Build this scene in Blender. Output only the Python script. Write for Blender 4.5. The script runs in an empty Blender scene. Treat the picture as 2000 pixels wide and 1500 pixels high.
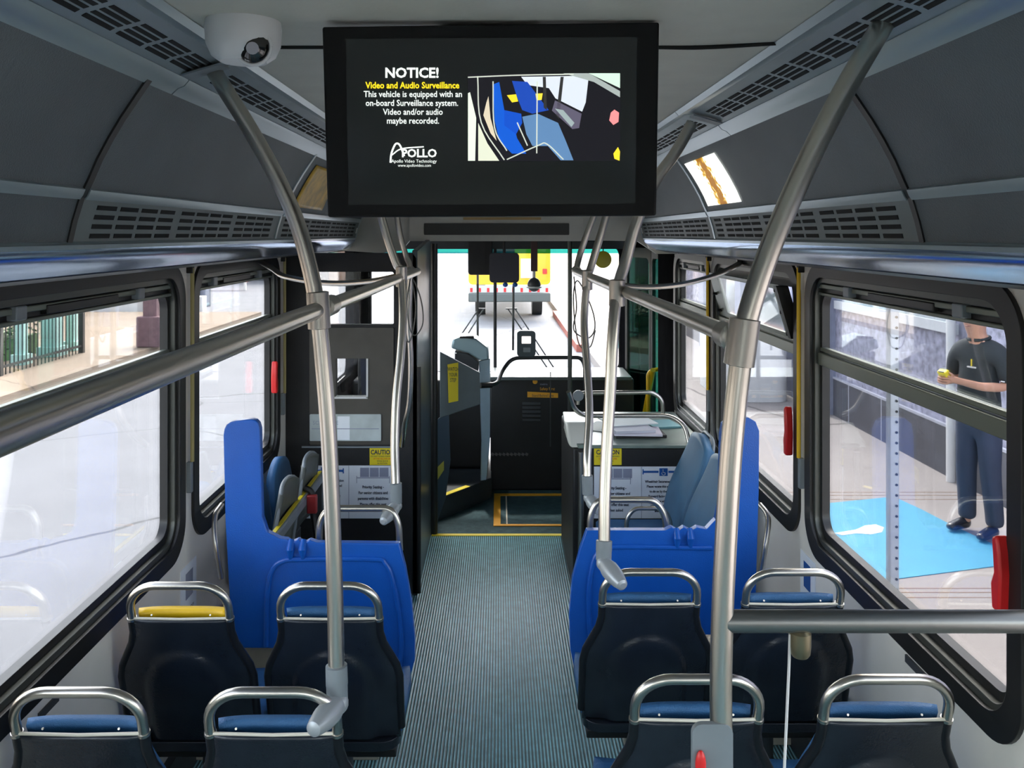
import bpy, bmesh, math, random
from mathutils import Vector, Matrix
from mathutils.geometry import tessellate_polygon
random.seed(7)
R = math.radians
S = bpy.context.scene
COL = S.collection

# ------------------------------------------------------------------ camera, world, sun, exposure
H = 2.05                      # eye height above the aisle floor
F = 1700.0                    # focal length in pixels of a 2000 px wide frame
VX, VY = 975.0, 458.0         # where lines running along the bus meet
cam = bpy.data.cameras.new('camera'); cam.sensor_width = 36; cam.lens = F/2000*36
cam.shift_x = (1000-VX)/2000; cam.shift_y = -(750-VY)/2000; cam.clip_start = .02; cam.clip_end = 500
co = bpy.data.objects.new('camera', cam); COL.objects.link(co)
co.location = (0, 0, H); co.rotation_euler = (R(90), 0, 0); S.camera = co

w = bpy.data.worlds.new('sky'); S.world = w; w.use_nodes = True
nt = w.node_tree; nt.nodes.clear()
sk = nt.nodes.new('ShaderNodeTexSky'); sk.sky_type = 'NISHITA'; sk.sun_disc = False
sk.sun_elevation = R(50); sk.sun_rotation = R(20); sk.air_density = 1.0; sk.dust_density = 2.5; sk.ozone_density = 1.0
bg = nt.nodes.new('ShaderNodeBackground'); bg.inputs[1].default_value = 0.80
wo = nt.nodes.new('ShaderNodeOutputWorld')
hs = nt.nodes.new('ShaderNodeMix'); hs.data_type = 'RGBA'; hs.blend_type = 'MIX'; hs.inputs[0].default_value = .62
bwn = nt.nodes.new('ShaderNodeRGBToBW'); wm = nt.nodes.new('ShaderNodeMix'); wm.data_type = 'RGBA'; wm.blend_type = 'MULTIPLY'; wm.inputs[0].default_value = 1
wm.inputs[7].default_value = (1.03, 1.0, .95, 1)      # hazy white sky
nt.links.new(sk.outputs[0], bwn.inputs[0]); nt.links.new(bwn.outputs[0], wm.inputs[6])
nt.links.new(sk.outputs[0], hs.inputs[6]); nt.links.new(wm.outputs[2], hs.inputs[7]); nt.links.new(hs.outputs[2], bg.inputs[0]); nt.links.new(bg.outputs[0], wo.inputs[0])
sl = bpy.data.lights.new('sun', 'SUN'); sl.energy = 1.5; sl.angle = R(3); sl.color = (1, .96, .9)
so = bpy.data.objects.new('sun', sl); COL.objects.link(so)
so.rotation_euler = (R(-33), R(-8), 0); so.location = (0, 20, 20)
S.view_settings.view_transform = 'Standard'; S.view_settings.look = 'None'
S.view_settings.gamma = 1; S.view_settings.use_curve_mapping = False
S.view_settings.exposure = 1.14

# ------------------------------------------------------------------ helpers
def P(px, py, Y):
    """the point at distance Y ahead that the photograph shows at pixel (px, py)"""
    return Vector(((px-VX)*Y/F, Y, H-(py-VY)*Y/F))

MATS = {}
def mat(name, col, rough=.5, metal=0, bump=0, bscale=60, var=0, vscale=8, emit=0, spec=.5, coat=0):
    if name in MATS: return MATS[name]
    m = bpy.data.materials.new(name); m.use_nodes = True
    n = m.node_tree; b = n.nodes['Principled BSDF']; c = (*col, 1)
    b.inputs['Base Color'].default_value = c; b.inputs['Roughness'].default_value = rough
    b.inputs['Metallic'].default_value = metal; b.inputs['Specular IOR Level'].default_value = spec
    if coat: b.inputs['Coat Weight'].default_value = coat; b.inputs['Coat Roughness'].default_value = .15
    tc = n.nodes.new('ShaderNodeTexCoord')
    if var:
        t = n.nodes.new('ShaderNodeTexNoise'); t.inputs['Scale'].default_value = vscale; t.inputs['Detail'].default_value = 5
        n.links.new(tc.outputs['Object'], t.inputs['Vector'])
        r = n.nodes.new('ShaderNodeValToRGB')
        r.color_ramp.elements[0].position = .3; r.color_ramp.elements[1].position = .7
        r.color_ramp.elements[0].color = (*[max(0, x*(1-var)) for x in col], 1)
        r.color_ramp.elements[1].color = (*[min(1, x*(1+var)) for x in col], 1)
        n.links.new(t.outputs['Fac'], r.inputs[0]); n.links.new(r.outputs[0], b.inputs['Base Color'])
    if bump:
        t = n.nodes.new('ShaderNodeTexNoise'); t.inputs['Scale'].default_value = bscale; t.inputs['Detail'].default_value = 4
        n.links.new(tc.outputs['Object'], t.inputs['Vector'])
        bp = n.nodes.new('ShaderNodeBump'); bp.inputs['Strength'].default_value = bump; bp.inputs['Distance'].default_value = .004
        n.links.new(t.outputs['Fac'], bp.inputs['Height']); n.links.new(bp.outputs[0], b.inputs['Normal'])
    if emit:
        b.inputs['Emission Color'].default_value = c; b.inputs['Emission Strength'].default_value = emit
    MATS[name] = m; return m

def glassmat(name, tint=(1, 1, 1), refl=.06):
    m = bpy.data.materials.new(name); m.use_nodes = True; n = m.node_tree; n.nodes.clear()
    o = n.nodes.new('ShaderNodeOutputMaterial'); t = n.nodes.new('ShaderNodeBsdfTransparent'); t.inputs[0].default_value = (*tint, 1)
    g = n.nodes.new('ShaderNodeBsdfGlossy'); g.inputs['Roughness'].default_value = .02
    fr = n.nodes.new('ShaderNodeLayerWeight'); fr.inputs['Blend'].default_value = .12
    mu = n.nodes.new('ShaderNodeMath'); mu.operation = 'MULTIPLY_ADD'; mu.inputs[1].default_value = .5; mu.inputs[2].default_value = refl*.5
    n.links.new(fr.outputs['Fresnel'], mu.inputs[0])
    mx = n.nodes.new('ShaderNodeMixShader'); n.links.new(mu.outputs[0], mx.inputs[0])
    n.links.new(t.outputs[0], mx.inputs[1]); n.links.new(g.outputs[0], mx.inputs[2]); n.links.new(mx.outputs[0], o.inputs[0])
    MATS[name] = m; return m

def steelmat():
    m = mat('brushed_steel', (.60, .565, .505), .27, 1)
    n = m.node_tree; b = n.nodes['Principled BSDF']; tc = n.nodes.new('ShaderNodeTexCoord')
    t = n.nodes.new('ShaderNodeTexNoise'); t.inputs['Scale'].default_value = 4; t.inputs['Detail'].default_value = 2
    r = n.nodes.new('ShaderNodeMapRange'); r.inputs[3].default_value = .27; r.inputs[4].default_value = .31
    n.links.new(tc.outputs['Object'], t.inputs['Vector']); n.links.new(t.outputs['Fac'], r.inputs[0]); n.links.new(r.outputs[0], b.inputs['Roughness'])
    return m
STEEL = steelmat()
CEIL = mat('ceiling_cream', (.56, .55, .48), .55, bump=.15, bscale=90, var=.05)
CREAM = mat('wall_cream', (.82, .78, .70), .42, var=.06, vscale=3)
DUCT = mat('duct_aluminium', (.30, .36, .38), .38, .35, var=.08)
RAILAL = mat('duct_edge_rail', (.42, .50, .53), .3, .6)
COVE = mat('cove_grey', (.115, .135, .145), .5, bump=.5, bscale=260, var=.12, vscale=3)
COVEL = mat('cove_vent_grey', (.17, .20, .20), .5, var=.08)
SLOT = mat('slot_black', (.008, .008, .008), .8)
STRIP = mat('polished_blue_strip', (.42, .56, .80), .18, .97)
BLACK = mat('black_panel', (.014, .014, .015), .55, bump=.2, bscale=200, var=.2)
RUBBER = mat('black_rubber', (.012, .012, .012), .42)
FRAMEG = mat('window_frame_grey', (.085, .09, .08), .35, .5)
FRAMEL = mat('sash_grey_green', (.20, .22, .18), .4, .4)
BLUE = mat('blue_plastic', (.006, .105, .50), .34, bump=.25, bscale=220, var=.05, coat=.2)
NAVY = mat('navy_shell', (.016, .021, .029), .24, bump=.15, bscale=160, var=.25, vscale=6)
CUSH = mat('blue_upholstery', (.03, .13, .30), .55, bump=.4, bscale=300, var=.15)
YELL = mat('yellow_plastic', (.90, .55, .01), .4, var=.05)
GREYP = mat('grey_plastic', (.22, .25, .27), .4, var=.1)
DARKG = mat('dark_grey', (.05, .055, .06), .45, var=.15)
BLACKM = mat('matt_black_wall', (.012, .012, .013), .95, spec=.0, var=.2)
BROWNG = mat('smoked_brown_panel', (.085, .078, .066), .3, var=.1)
SLATE = mat('slate_vinyl', (.045, .085, .095), .8, spec=.2, bump=.4, bscale=120, var=.25, vscale=20)
SHEET = mat('white_sheet', (.88, .92, .98), .5, var=.03)
INK = mat('ink_dark', (.03, .04, .07), .6)
INKB = mat('ink_blue', (.01, .10, .38), .5)
INKG = mat('ink_grey', (.30, .32, .42), .5)
YLAB = mat('label_yellow', (.88, .70, .02), .45)
ORNG = mat('label_orange', (.90, .42, .02), .45)
RED = mat('red_plastic', (.75, .02, .02), .35)
WHITE = mat('white_plastic', (.70, .70, .70), .35)
CREAML = mat('cream_strip', (.75, .70, .58), .35)
GLASS = glassmat('window_glass', (.97, .98, .98))
GTEAL = glassmat('teal_glass', (.12, .42, .42), .05)
GGREEN = glassmat('green_door_glass', (.18, .50, .42), .06)

def ribmat():
    m = bpy.data.materials.new('ribbed_rubber'); m.use_nodes = True; n = m.node_tree; b = n.nodes['Principled BSDF']
    tc = n.nodes.new('ShaderNodeTexCoord'); wv = n.nodes.new('ShaderNodeTexWave'); wv.wave_type = 'BANDS'; wv.bands_direction = 'X'
    wv.inputs['Scale'].default_value = 23; wv.inputs['Distortion'].default_value = .12
    n.links.new(tc.outputs['Object'], wv.inputs['Vector'])
    ns = n.nodes.new('ShaderNodeTexNoise'); ns.inputs['Scale'].default_value = 22; ns.inputs['Detail'].default_value = 6
    n.links.new(tc.outputs['Object'], ns.inputs['Vector'])
    r = n.nodes.new('ShaderNodeValToRGB'); r.color_ramp.elements[0].color = (.04, .105, .12, 1); r.color_ramp.elements[1].color = (.30, .66, .74, 1)
    r.color_ramp.elements[0].position = .2; r.color_ramp.elements[1].position = .8
    n.links.new(wv.outputs['Color'], r.inputs[0])
    mx = n.nodes.new('ShaderNodeMix'); mx.data_type = 'RGBA'; mx.blend_type = 'MULTIPLY'; mx.inputs[0].default_value = .6
    n.links.new(r.outputs[0], mx.inputs[6]); n.links.new(ns.outputs['Fac'], mx.inputs[7]); 
    mu = n.nodes.new('ShaderNodeMix'); mu.data_type = 'RGBA'; mu.blend_type = 'MULTIPLY'; mu.inputs[0].default_value = 1
    mu.inputs[7].default_value = (1.45, 1.45, 1.45, 1)
    n.links.new(mx.outputs[2], mu.inputs[6]); n.links.new(mu.outputs[2], b.inputs['Base Color'])
    b.inputs['Roughness'].default_value = .30; b.inputs['Specular IOR Level'].default_value = .9
    bp = n.nodes.new('ShaderNodeBump'); bp.inputs['Strength'].default_value = .8; bp.inputs['Distance'].default_value = .004
    n.links.new(wv.outputs['Color'], bp.inputs['Height']); n.links.new(bp.outputs[0], b.inputs['Normal'])
    MATS['rib'] = m; return m
RIB = ribmat()

class MB:
    """collects shapes in scene coordinates and links them as ONE mesh object"""
    def __init__(s): s.v = []; s.f = []
    def add(s, vs, fs):
        o = len(s.v); s.v += [Vector(v) for v in vs]; s.f += [tuple(i+o for i in f) for f in fs]; return s
    def box(s, x0, y0, z0, x1, y1, z1):
        x0, x1 = sorted((x0, x1)); y0, y1 = sorted((y0, y1)); z0, z1 = sorted((z0, z1))
        return s.add([(x0,y0,z0),(x1,y0,z0),(x1,y1,z0),(x0,y1,z0),(x0,y0,z1),(x1,y0,z1),(x1,y1,z1),(x0,y1,z1)],
                     [(0,3,2,1),(4,5,6,7),(0,1,5,4),(1,2,6,5),(2,3,7,6),(3,0,4,7)])
    def obox(s, c, dx, dy, dz, rot=(0,0,0)):
        from mathutils import Euler
        m = Euler(rot).to_matrix(); c = Vector(c)
        vs = [c + m @ Vector((sx*dx/2, sy*dy/2, sz*dz/2)) for sz in (-1,1) for sx, sy in ((-1,-1),(1,-1),(1,1),(-1,1))]
        return s.add(vs, [(0,3,2,1),(4,5,6,7),(0,1,5,4),(1,2,6,5),(2,3,7,6),(3,0,4,7)])
    def tube(s, pts, r, n=14, cap=True, closed=False):
        pts = [Vector(p) for p in pts]; N = len(pts)
        rs = r if isinstance(r, (list, tuple)) else [r]*N
        vs = []; t0 = (pts[1]-pts[0]).normalized()
        a = Vector((0,0,1)) if abs(t0.z) < .9 else Vector((1,0,0))
        u = (a - t0*a.dot(t0)).normalized()
        for i, p in enumerate(pts):
            t = ((pts[min(i+1, N-1)]-p).normalized() + (p-pts[max(i-1, 0)]).normalized())
            if t.length < 1e-6: t = t0
            t.normalize(); u = (u - t*u.dot(t)).normalized(); v = t.cross(u)
            for k in range(n):
                an = 2*math.pi*k/n; vs.append(p + (u*math.cos(an)+v*math.sin(an))*rs[i])
        fs = []
        for i in range(N-1):
            for k in range(n):
                k2 = (k+1) % n; fs.append((i*n+k, i*n+k2, (i+1)*n+k2, (i+1)*n+k))
        if cap: fs.append(tuple(range(n-1, -1, -1))); fs.append(tuple(range((N-1)*n, N*n)))
        return s.add(vs, fs)
    def lathe(s, prof, c, axis=(0,0,1), n=28):
        c = Vector(c); ax = Vector(axis).normalized(); a = Vector((1,0,0)) if abs(ax.x) < .9 else Vector((0,1,0))
        u = (a-ax*a.dot(ax)).normalized(); v = ax.cross(u); vs = []
        for r_, h in prof:
            for k in range(n):
                an = 2*math.pi*k/n; vs.append(c+ax*h+(u*math.cos(an)+v*math.sin(an))*max(r_, 1e-4))
        fs = [(i*n+k, i*n+(k+1) % n, (i+1)*n+(k+1) % n, (i+1)*n+k) for i in range(len(prof)-1) for k in range(n)]
        fs.append(tuple(range(n-1, -1, -1))); fs.append(tuple(range((len(prof)-1)*n, len(prof)*n)))
        return s.add(vs, fs)
    def ball(s, c, rx, ry=None, rz=None, n=18):
        ry = ry or rx; rz = rz or rx; c = Vector(c); vs = []; m = n//2
        for i in range(1, m):
            th = math.pi*i/m
            for k in range(n):
                a = 2*math.pi*k/n; vs.append(c+Vector((rx*math.sin(th)*math.cos(a), ry*math.sin(th)*math.sin(a), rz*math.cos(th))))
        fs = [(i*n+k, (i+1)*n+k, (i+1)*n+(k+1) % n, i*n+(k+1) % n) for i in range(m-2) for k in range(n)]
        o = len(vs); vs += [c+Vector((0,0,rz)), c-Vector((0,0,rz))]
        fs += [(o, k, (k+1) % n) for k in range(n)] + [(o+1, (m-2)*n+(k+1) % n, (m-2)*n+k) for k in range(n)]
        return s.add(vs, fs)
    def plate(s, outer, holes, fn, th):
        """outer/holes: 2D loops; fn(u, v) -> 3D; th: thickness vector"""
        loops = [outer]+list(holes); th = Vector(th)
        tri = tessellate_polygon([[Vector((a, b, 0)) for a, b in L] for L in loops])
        flat = [p for L in loops for p in L]; n = len(flat)
        vs = [Vector(fn(a, b)) for a, b in flat]; vs += [p+th for p in vs[:n]]
        fs = [tuple(t) for t in tri] + [tuple(n+i for i in reversed(t)) for t in tri]; o = 0
        for L in loops:
            m = len(L)
            for i in range(m): j = (i+1) % m; fs.append((o+i, o+j, n+o+j, n+o+i))
            o += m
        return s.add(vs, fs)
    def grid(s, fn, nu, nv):
        vs = [fn(i/nu, j/nv) for j in range(nv+1) for i in range(nu+1)]; W = nu+1
        return s.add(vs, [(j*W+i, j*W+i+1, (j+1)*W+i+1, (j+1)*W+i) for j in range(nv) for i in range(nu)])
    def pp(s, poly, Y, th=.02):     # outline read off the photo, standing upright at distance Y, thickness going away
        return s.plate([(a, b) for a, b in poly], [], lambda a, b: P(a, b, Y), (0, th, 0))
    def build(s, name, m, parent=None, bevel=0, seg=2, sharp=32, solid=0, sub=0, normals=True):
        off = Vector((0,0,0))
        if parent is not None:
            q = parent
            while q is not None: off += q.location; q = q.parent
        else:
            xs = [v.x for v in s.v]; ys = [v.y for v in s.v]; zs = [v.z for v in s.v]
            off = Vector(((min(xs)+max(xs))/2, (min(ys)+max(ys))/2, min(zs)))
        me = bpy.data.meshes.new(name); me.from_pydata([v-off for v in s.v], [], s.f)
        if normals:
            bm = bmesh.new(); bm.from_mesh(me); bmesh.ops.recalc_face_normals(bm, faces=bm.faces); bm.to_mesh(me); bm.free()
        me.materials.append(m); me.shade_smooth(); me.set_sharp_from_angle(angle=R(sharp))
        o = bpy.data.objects.new(name, me); COL.objects.link(o)
        if parent is not None: o.parent = parent
        else: o.location = off
        if solid:
            k = o.modifiers.new('thickness', 'SOLIDIFY'); k.thickness = solid; k.offset = 0
        if bevel:
            k = o.modifiers.new('bevel', 'BEVEL'); k.width = bevel; k.segments = seg; k.limit_method = 'ANGLE'; k.angle_limit = R(40); k.harden_normals = False
        if sub: k = o.modifiers.new('subdivision', 'SUBSURF'); k.levels = sub; k.render_levels = sub
        return o

def rr(a0, b0, a1, b1, r, n=6):
    a0, a1 = sorted((a0, a1)); b0, b1 = sorted((b0, b1)); rs = r if isinstance(r, (list, tuple)) else [r]*4
    out = []
    for (cx, cy, st), r_ in zip(((a1, b1, 0), (a0, b1, 90), (a0, b0, 180), (a1, b0, 270)), rs):
        sx = -1 if cx == a1 else 1; sy = -1 if cy == b1 else 1
        for k in range(n+1):
            t = R(st+90*k/n); out.append((cx+sx*r_+r_*math.cos(t), cy+sy*r_+r_*math.sin(t)))
    return out
def curve(pts, n=8):
    pts = [Vector(p) for p in pts]; q = [pts[0]*2-pts[1]]+pts+[pts[-1]*2-pts[-2]]; out = []
    for i in range(1, len(q)-2):
        a, b, c, d = q[i-1], q[i], q[i+1], q[i+2]
        for k in range(n):
            t = k/n; out.append(.5*((2*b)+(c-a)*t+(2*a-5*b+4*c-d)*t*t+(3*b-a-3*c+d)*t**3))
    return out+[pts[-1]]
def fillet(pts, r, n=6):
    pts = [Vector(p) for p in pts]; out = [pts[0]]
    for i in range(1, len(pts)-1):
        a, b, c = pts[i-1], pts[i], pts[i+1]; d1 = (a-b); d2 = (c-b); rr_ = min(r, d1.length*.49, d2.length*.49)
        p1 = b+d1.normalized()*rr_; p2 = b+d2.normalized()*rr_
        for k in range(n+1):
            t = k/n; out.append(p1*(1-t)**2+b*2*t*(1-t)+p2*t*t)
    return out+[pts[-1]]
def tag(o, label=None, cat=None, group=None, kind=None):
    if label: o['label'] = label
    if cat: o['category'] = cat
    if group: o['group'] = group
    if kind: o['kind'] = kind
    return o
def thing(name, label, cat, loc=(0,0,0), group=None, kind=None):
    o = bpy.data.objects.new(name, None); o.empty_display_size = .05; COL.objects.link(o); o.location = loc
    return tag(o, label, cat, group, kind)
def struct(o, label=None): 
    o['kind'] = 'structure'
    if label: o['label'] = label
    return o
def text(body, size, fn, name, m, parent, align='CENTER', bold=0, sx=1):
    """fn(u, v) maps flat letter coordinates into the scene"""
    c = bpy.data.curves.new('t', 'FONT'); c.body = body; c.size = size; c.align_x = align; c.resolution_u = 2; c.space_line = 1.0; c.offset = bold
    o = bpy.data.objects.new('t', c); COL.objects.link(o)
    me = bpy.data.meshes.new_from_object(o.evaluated_get(bpy.context.evaluated_depsgraph_get()))
    b = MB(); b.v = [Vector(fn(v.co.x*sx, v.co.y)) for v in me.vertices]; b.f = [tuple(p.vertices) for p in me.polygons]
    bpy.data.objects.remove(o); bpy.data.curves.remove(c); bpy.data.meshes.remove(me)
    return b.build(name, m, parent, normals=False)
def copy_tree(o, parent=None):
    c = o.copy(); COL.objects.link(c); c.parent = parent
    for ch in list(o.children): copy_tree(ch, c)
    return c

XL, XR = -1.21, 1.20
Y0, YC, YF = -2.6, 5.85, 7.5      # rear end, end of the coves, windscreen
# ------------------------------------------------------------------ floor
fl = MB().box(XL-.06, 1.3, -.03, XR+.06, 5.93, 0).build('floor', RIB); struct(fl, 'ribbed blue-green rubber aisle floor')
MB_front = MB().box(XL-.06, 5.93, -.03, XR+.06, YF, -.001).build('floor', SLATE); struct(MB_front, 'smooth slate blue floor at the front')
struct(MB().box(XL-.06, Y0, -.03, XR+.06, 1.3, .38).build('floor', RIB), 'raised rear floor')
t = thing('floor_line', 'long yellow line across the aisle where ribbed floor meets smooth floor', 'floor marking', (0, 5.94, .001))
MB().box(-.46, 5.915, 0, .50, 5.955, .004).build('line', YLAB, t)
def G(px, py, z=0):             # the floor point the photo shows at a pixel
    Y = (H-z)*F/(py-VY); return Vector(((px-VX)*Y/F, Y, z))
a, b_ = G(965, 965), G(965, 1028)
t = thing('floor_marking_frame', 'yellow rectangular outline on the floor by the front door', 'floor marking', ((a.x+.55)/2, 6.4, .001))
q = MB(); x0 = a.x; x1 = .62; ya, yb = b_.y, a.y
q.box(x0, ya, 0, x1, ya+.035, .005).box(x0, yb-.05, 0, x1, yb, .005).box(x0, ya+.036, 0, x0+.05, yb-.051, .005); q.build('outline', ORNG, t)
MB().box(x0+.09, ya+.04, 0, x0+.10, yb-.06, .003).build('inner_strip', CREAML, t)

# ------------------------------------------------------------------ walls with window openings
ZB, ZT = H-1.19, H-.13
WIN = {  # name: side, y0, y1
 'window_1': (1, 2.01, 3.36), 'window_2': (1, 3.49, 4.87), 'window_3': (1, 4.97, 5.91),
 'window_4': (-1, 1.93, 3.30), 'window_5': (-1, 3.45, 4.74), 'window_6': (1, .5, 1.88), 'window_7': (-1, .42, 1.80),
 'window_8': (1, -1.0, .37), 'window_9': (-1, -1.0, .30)}
def wall(side, name, ylo, yhi, extra=[]):
    X = XR if side > 0 else XL
    holes = [rr(y0, ZB, y1, ZT, .12) for n, (s_, y0, y1) in WIN.items() if s_ == side and y0 > ylo and y1 < yhi] + extra
    q = MB().plate([(ylo, -.6), (yhi, -.6), (yhi, H+.62), (ylo, H+.62)], holes, lambda u, v: (X, u, v), (.07*side, 0, 0))
    return struct(q.build(name, CREAM))
wall(1, 'wall_right', Y0, 5.95); wall(-1, 'wall_left', Y0, 4.93)
struct(MB().plate([(XL-.07, -.6), (XR+.07, -.6), (XR+.07, H+.62), (XL-.07, H+.62)], [rr(-.95, H-1.0, .95, H+.05, .1)], lambda u, v: (u, Y0, v), (0, -.06, 0)).build('wall_rear', CREAM))  # opening behind the camera, added to brighten the interior
struct(MB().box(-.96, Y0-.05, H-1.01, .96, Y0-.045, H+.06).build('added_rear_window', GLASS), 'unseen rear window added to let in fill light')
# front side walls, black, with the entrance door and the driver's window
q = MB().plate([(5.95, -.6), (YF, -.6), (YF, H+.62), (5.95, H+.62)], [rr(6.58, .02, 7.40, ZT+.02, .05)], lambda u, v: (XR, u, v), (.07, 0, 0))
struct(q.build('wall_right_front', BLACKM))
q = MB().plate([(4.93, -.6), (YF, -.6), (YF, H+.62), (4.93, H+.62)], [rr(5.45, ZB+.05, 7.25, ZT, .08)], lambda u, v: (XL, u, v), (-.07, 0, 0))
struct(q.build('wall_left_front', BLACKM))
MB().box(XL-.04, 5.45, ZB+.05, XL-.035, 7.25, ZT).build('window_10', GLASS); struct(bpy.data.objects['window_10'], 'driver side window')
q = MB().plate(rr(XL, .3, XR, H+.62, .02), [rr(XL+.10, H-1.19, XR-.16, H-.10, .08)], lambda u, v: (u, YF, v), (0, .08, 0))
struct(q.build('wall_front', BLACKM))
ws = thing('window_11', 'large front windscreen with a dark central post', None, (0, YF, H-1.19), kind='structure')
MB().box(XL+.08, YF+.03, H-1.2, XR-.08, YF+.036, H-.165).build('pane', GLASS, ws)
MB().box(XL+.08, YF-.02, H-.125, XR-.08, YF+.02, H-.06).build('top_frame', DARKG, ws)
MB().box(XL+.08, YF+.03, H-.164, XR-.08, YF+.036, H-.09).build('tinted_band', GTEAL, ws)
MB().tube([P(967, 478, YF), P(967, 735, YF)], .014).build('centre_post', BLACK, ws)
MB().box(XL+.08, YF-.03, H-1.23, XR-.08, YF+.02, H-1.19).build('sill', mat('sill_white', (.6, .62, .62), .3), ws)

# entrance door leaf
d = thing('door_1', 'green glazed entrance door with yellow grab bars', None, (XR, 7.0, .02), kind='structure')
for A_, B_ in (((XR+.02, 6.58), (XR+.02, 6.98)), ((XR+.02, 7.0), (XR-.13, 7.40))):     # the front leaf stands a little inward
    A_, B_ = Vector(A_), Vector(B_); L_ = (B_-A_).length; u_ = (B_-A_)/L_
    fnl = lambda u, v, e=0: (A_.x+u_.x*u+e, A_.y+u_.y*u, v)
    lf = MB().plate(rr(0, .02, L_, ZT+.02, .03), [rr(.035, .12, L_-.035, ZT-.06, .05)], fnl, (.03, 0, 0)).build('door_leaf', RUBBER, d)
    MB().plate(rr(.02, .1, L_-.02, ZT-.04, .05), [], lambda u, v: fnl(u, v, .012), (.006, 0, 0)).build('pane', GGREEN, lf)
for ya in (6.66,): MB().tube(fillet([(XR+.02, ya, 1.02), (XR-.06, ya, 1.0), (XR-.06, ya, .45), (XR+.02, ya, .43)], .04), .016).build('grab_bar', YELL, d)
MB().tube([(XR-.03, 6.62, 1.02), (XR-.03, 7.05, .55)], .02).build('push_bar', YELL, d)

def window(name, side, y0, y1, label, open_top=False, red=None):
    X = XR if side > 0 else XL; s_ = side
    w_ = thing(name, label, None, (X, (y0+y1)/2, ZB), kind='structure')
    fx = lambda x: (lambda u, v: (x, u, v))
    MB().plate(rr(y0-.03, ZB-.03, y1+.03, ZT+.02, .14, 10), [rr(y0+.03, ZB+.03, y1-.03, ZT-.03, .11, 10)], fx(X-.012*s_), (.03*s_, 0, 0)).build('rubber_gasket', RUBBER, w_, bevel=.006)
    MB().plate(rr(y0+.022, ZB+.022, y1-.022, ZT-.022, .10, 10), [rr(y0+.048, ZB+.05, y1-.048, ZT-.05, .075, 10)], fx(X+.002*s_), (.022*s_, 0, 0)).build('inner_frame', FRAMEG, w_, bevel=.004)
    MB().plate(rr(y0+.04, ZB+.04, y1-.04, ZT-.04, .08, 10), [rr(y0+.066, ZB+.075, y1-.066, ZT-.09, .06, 10)], fx(X+.022*s_), (.03*s_, 0, 0)).build('window_frame', RUBBER, w_, bevel=.003)
    q = MB(); zm = H-.435
    q.box(X+.012*s_, y0+.05, zm-.06, X+.05*s_, y1-.05, zm-.012); q.box(X+.02*s_, y0+.05, zm-.008, X+.045*s_, y1-.05, zm+.008)
    q.build('mullion', FRAMEL, w_, bevel=.004)
    MB().box(X+.046*s_, y0+.05, ZB+.06, X+.05*s_, y1-.05, zm-.03).build('lower_pane', GLASS, w_)
    if not open_top:
        MB().box(X+.046*s_, y0+.05, zm-.02, X+.05*s_, y1-.05, ZT-.06).build('upper_pane', GLASS, w_)
        q = MB().box(X+.008*s_, y0+.05, ZT-.072, X+.04*s_, y1-.05, ZT-.055).box(X+.012*s_, y0+.05, ZT-.10, X+.04*s_, y1-.05, ZT-.088)
        tr = q.build('top_rail', FRAMEL, w_, bevel=.003)
        for f_ in (.18, .72):
            yy = y0+(y1-y0)*f_
            MB().box(X-.004*s_, yy, ZT-.088, X+.03*s_, yy+.05, ZT-.05).build('latch', GREYP, tr, bevel=.004)
        MB().box(X+.004*s_, y0+(y1-y0)*.30, ZT-.085, X+.035*s_, y0+(y1-y0)*.62, ZT-.06).build('latch_bar', RUBBER, tr, bevel=.003)
    else:
        an = R(16)*s_
        def tilt(u, v, d_=0): return (X+.02*s_-s_*(v*math.sin(R(16)))+d_, u, zm+v*math.cos(R(16)))
        L = ZT-.07-zm
        hp = MB().plate(rr(y0+.07, 0, y1-.07, L, .02), [rr(y0+.20, .02, y1-.24, L-.02, .01)], lambda u, v: tilt(u, v), (.018*s_, 0, 0)).build('hopper_sash', FRAMEL, w_, bevel=.003)
        MB().plate(rr(y0+.19, .015, y1-.23, L-.015, .01), [], lambda u, v: tilt(u, v), (.004*s_, 0, 0)).build('upper_pane', GLASS, w_)
        MB().plate(rr(y0+.05, .01, y0+.085, L, .004), [], lambda u, v: tilt(u, v, -.03*s_), (.05*s_, 0, 0)).build('sash_arm', RUBBER, hp, bevel=.003)
        q = MB()
        for f_ in (.1, .5, .9):
            c = tilt(y0+.12, L*f_); q.lathe([(.008, -.002), (.008, .022)], c, (-s_, 0, 0), 10)
            c = tilt(y1-.12, L*f_); q.lathe([(.008, -.002), (.008, .022)], c, (-s_, 0, 0), 10)
        q.build('screw_heads', SLOT, hp)['kind'] = 'stuff'
    if red:
        yy, z0, z1 = red
        pr = [(yy, z0), (yy+.03, z0), (yy+.035, z0+.06*1.0), (yy+.022, (z0+z1)/2), (yy+.03, z1-.01), (yy+.01, z1), (yy, z1-.04), (yy-.005, (z0+z1)/2)]
        MB().plate(pr, [], fx(X-.035*s_), (.03*s_, 0, 0)).build('emergency_handle', RED, w_, bevel=.006)['label'] = 'red emergency release handle'
    return w_
window('window_1', 1, 2.01, 3.36, 'right window nearest the camera, person visible outside', red=(2.032, H-.885, H-.705))
window('window_2', 1, 3.49, 4.87, 'middle right window with tilted open upper sash', open_top=True, red=(3.54, H-.90, H-.70))
window('window_3', 1, 4.97, 5.91, 'small right window behind the papers box')
window('window_4', -1, 1.93, 3.30, 'left window nearest the camera, fence visible outside')
window('window_5', -1, 3.45, 4.74, 'second left window beside the blue partition', red=(4.60, H-.84, H-.67))
window('window_6', 1, .5, 1.88, 'right window beside the camera'); window('window_7', -1, .42, 1.80, 'left window beside the camera')
window('window_8', 1, -1.0, .37, 'rear right window'); window('window_9', -1, -1.0, .30, 'rear left window')
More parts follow.
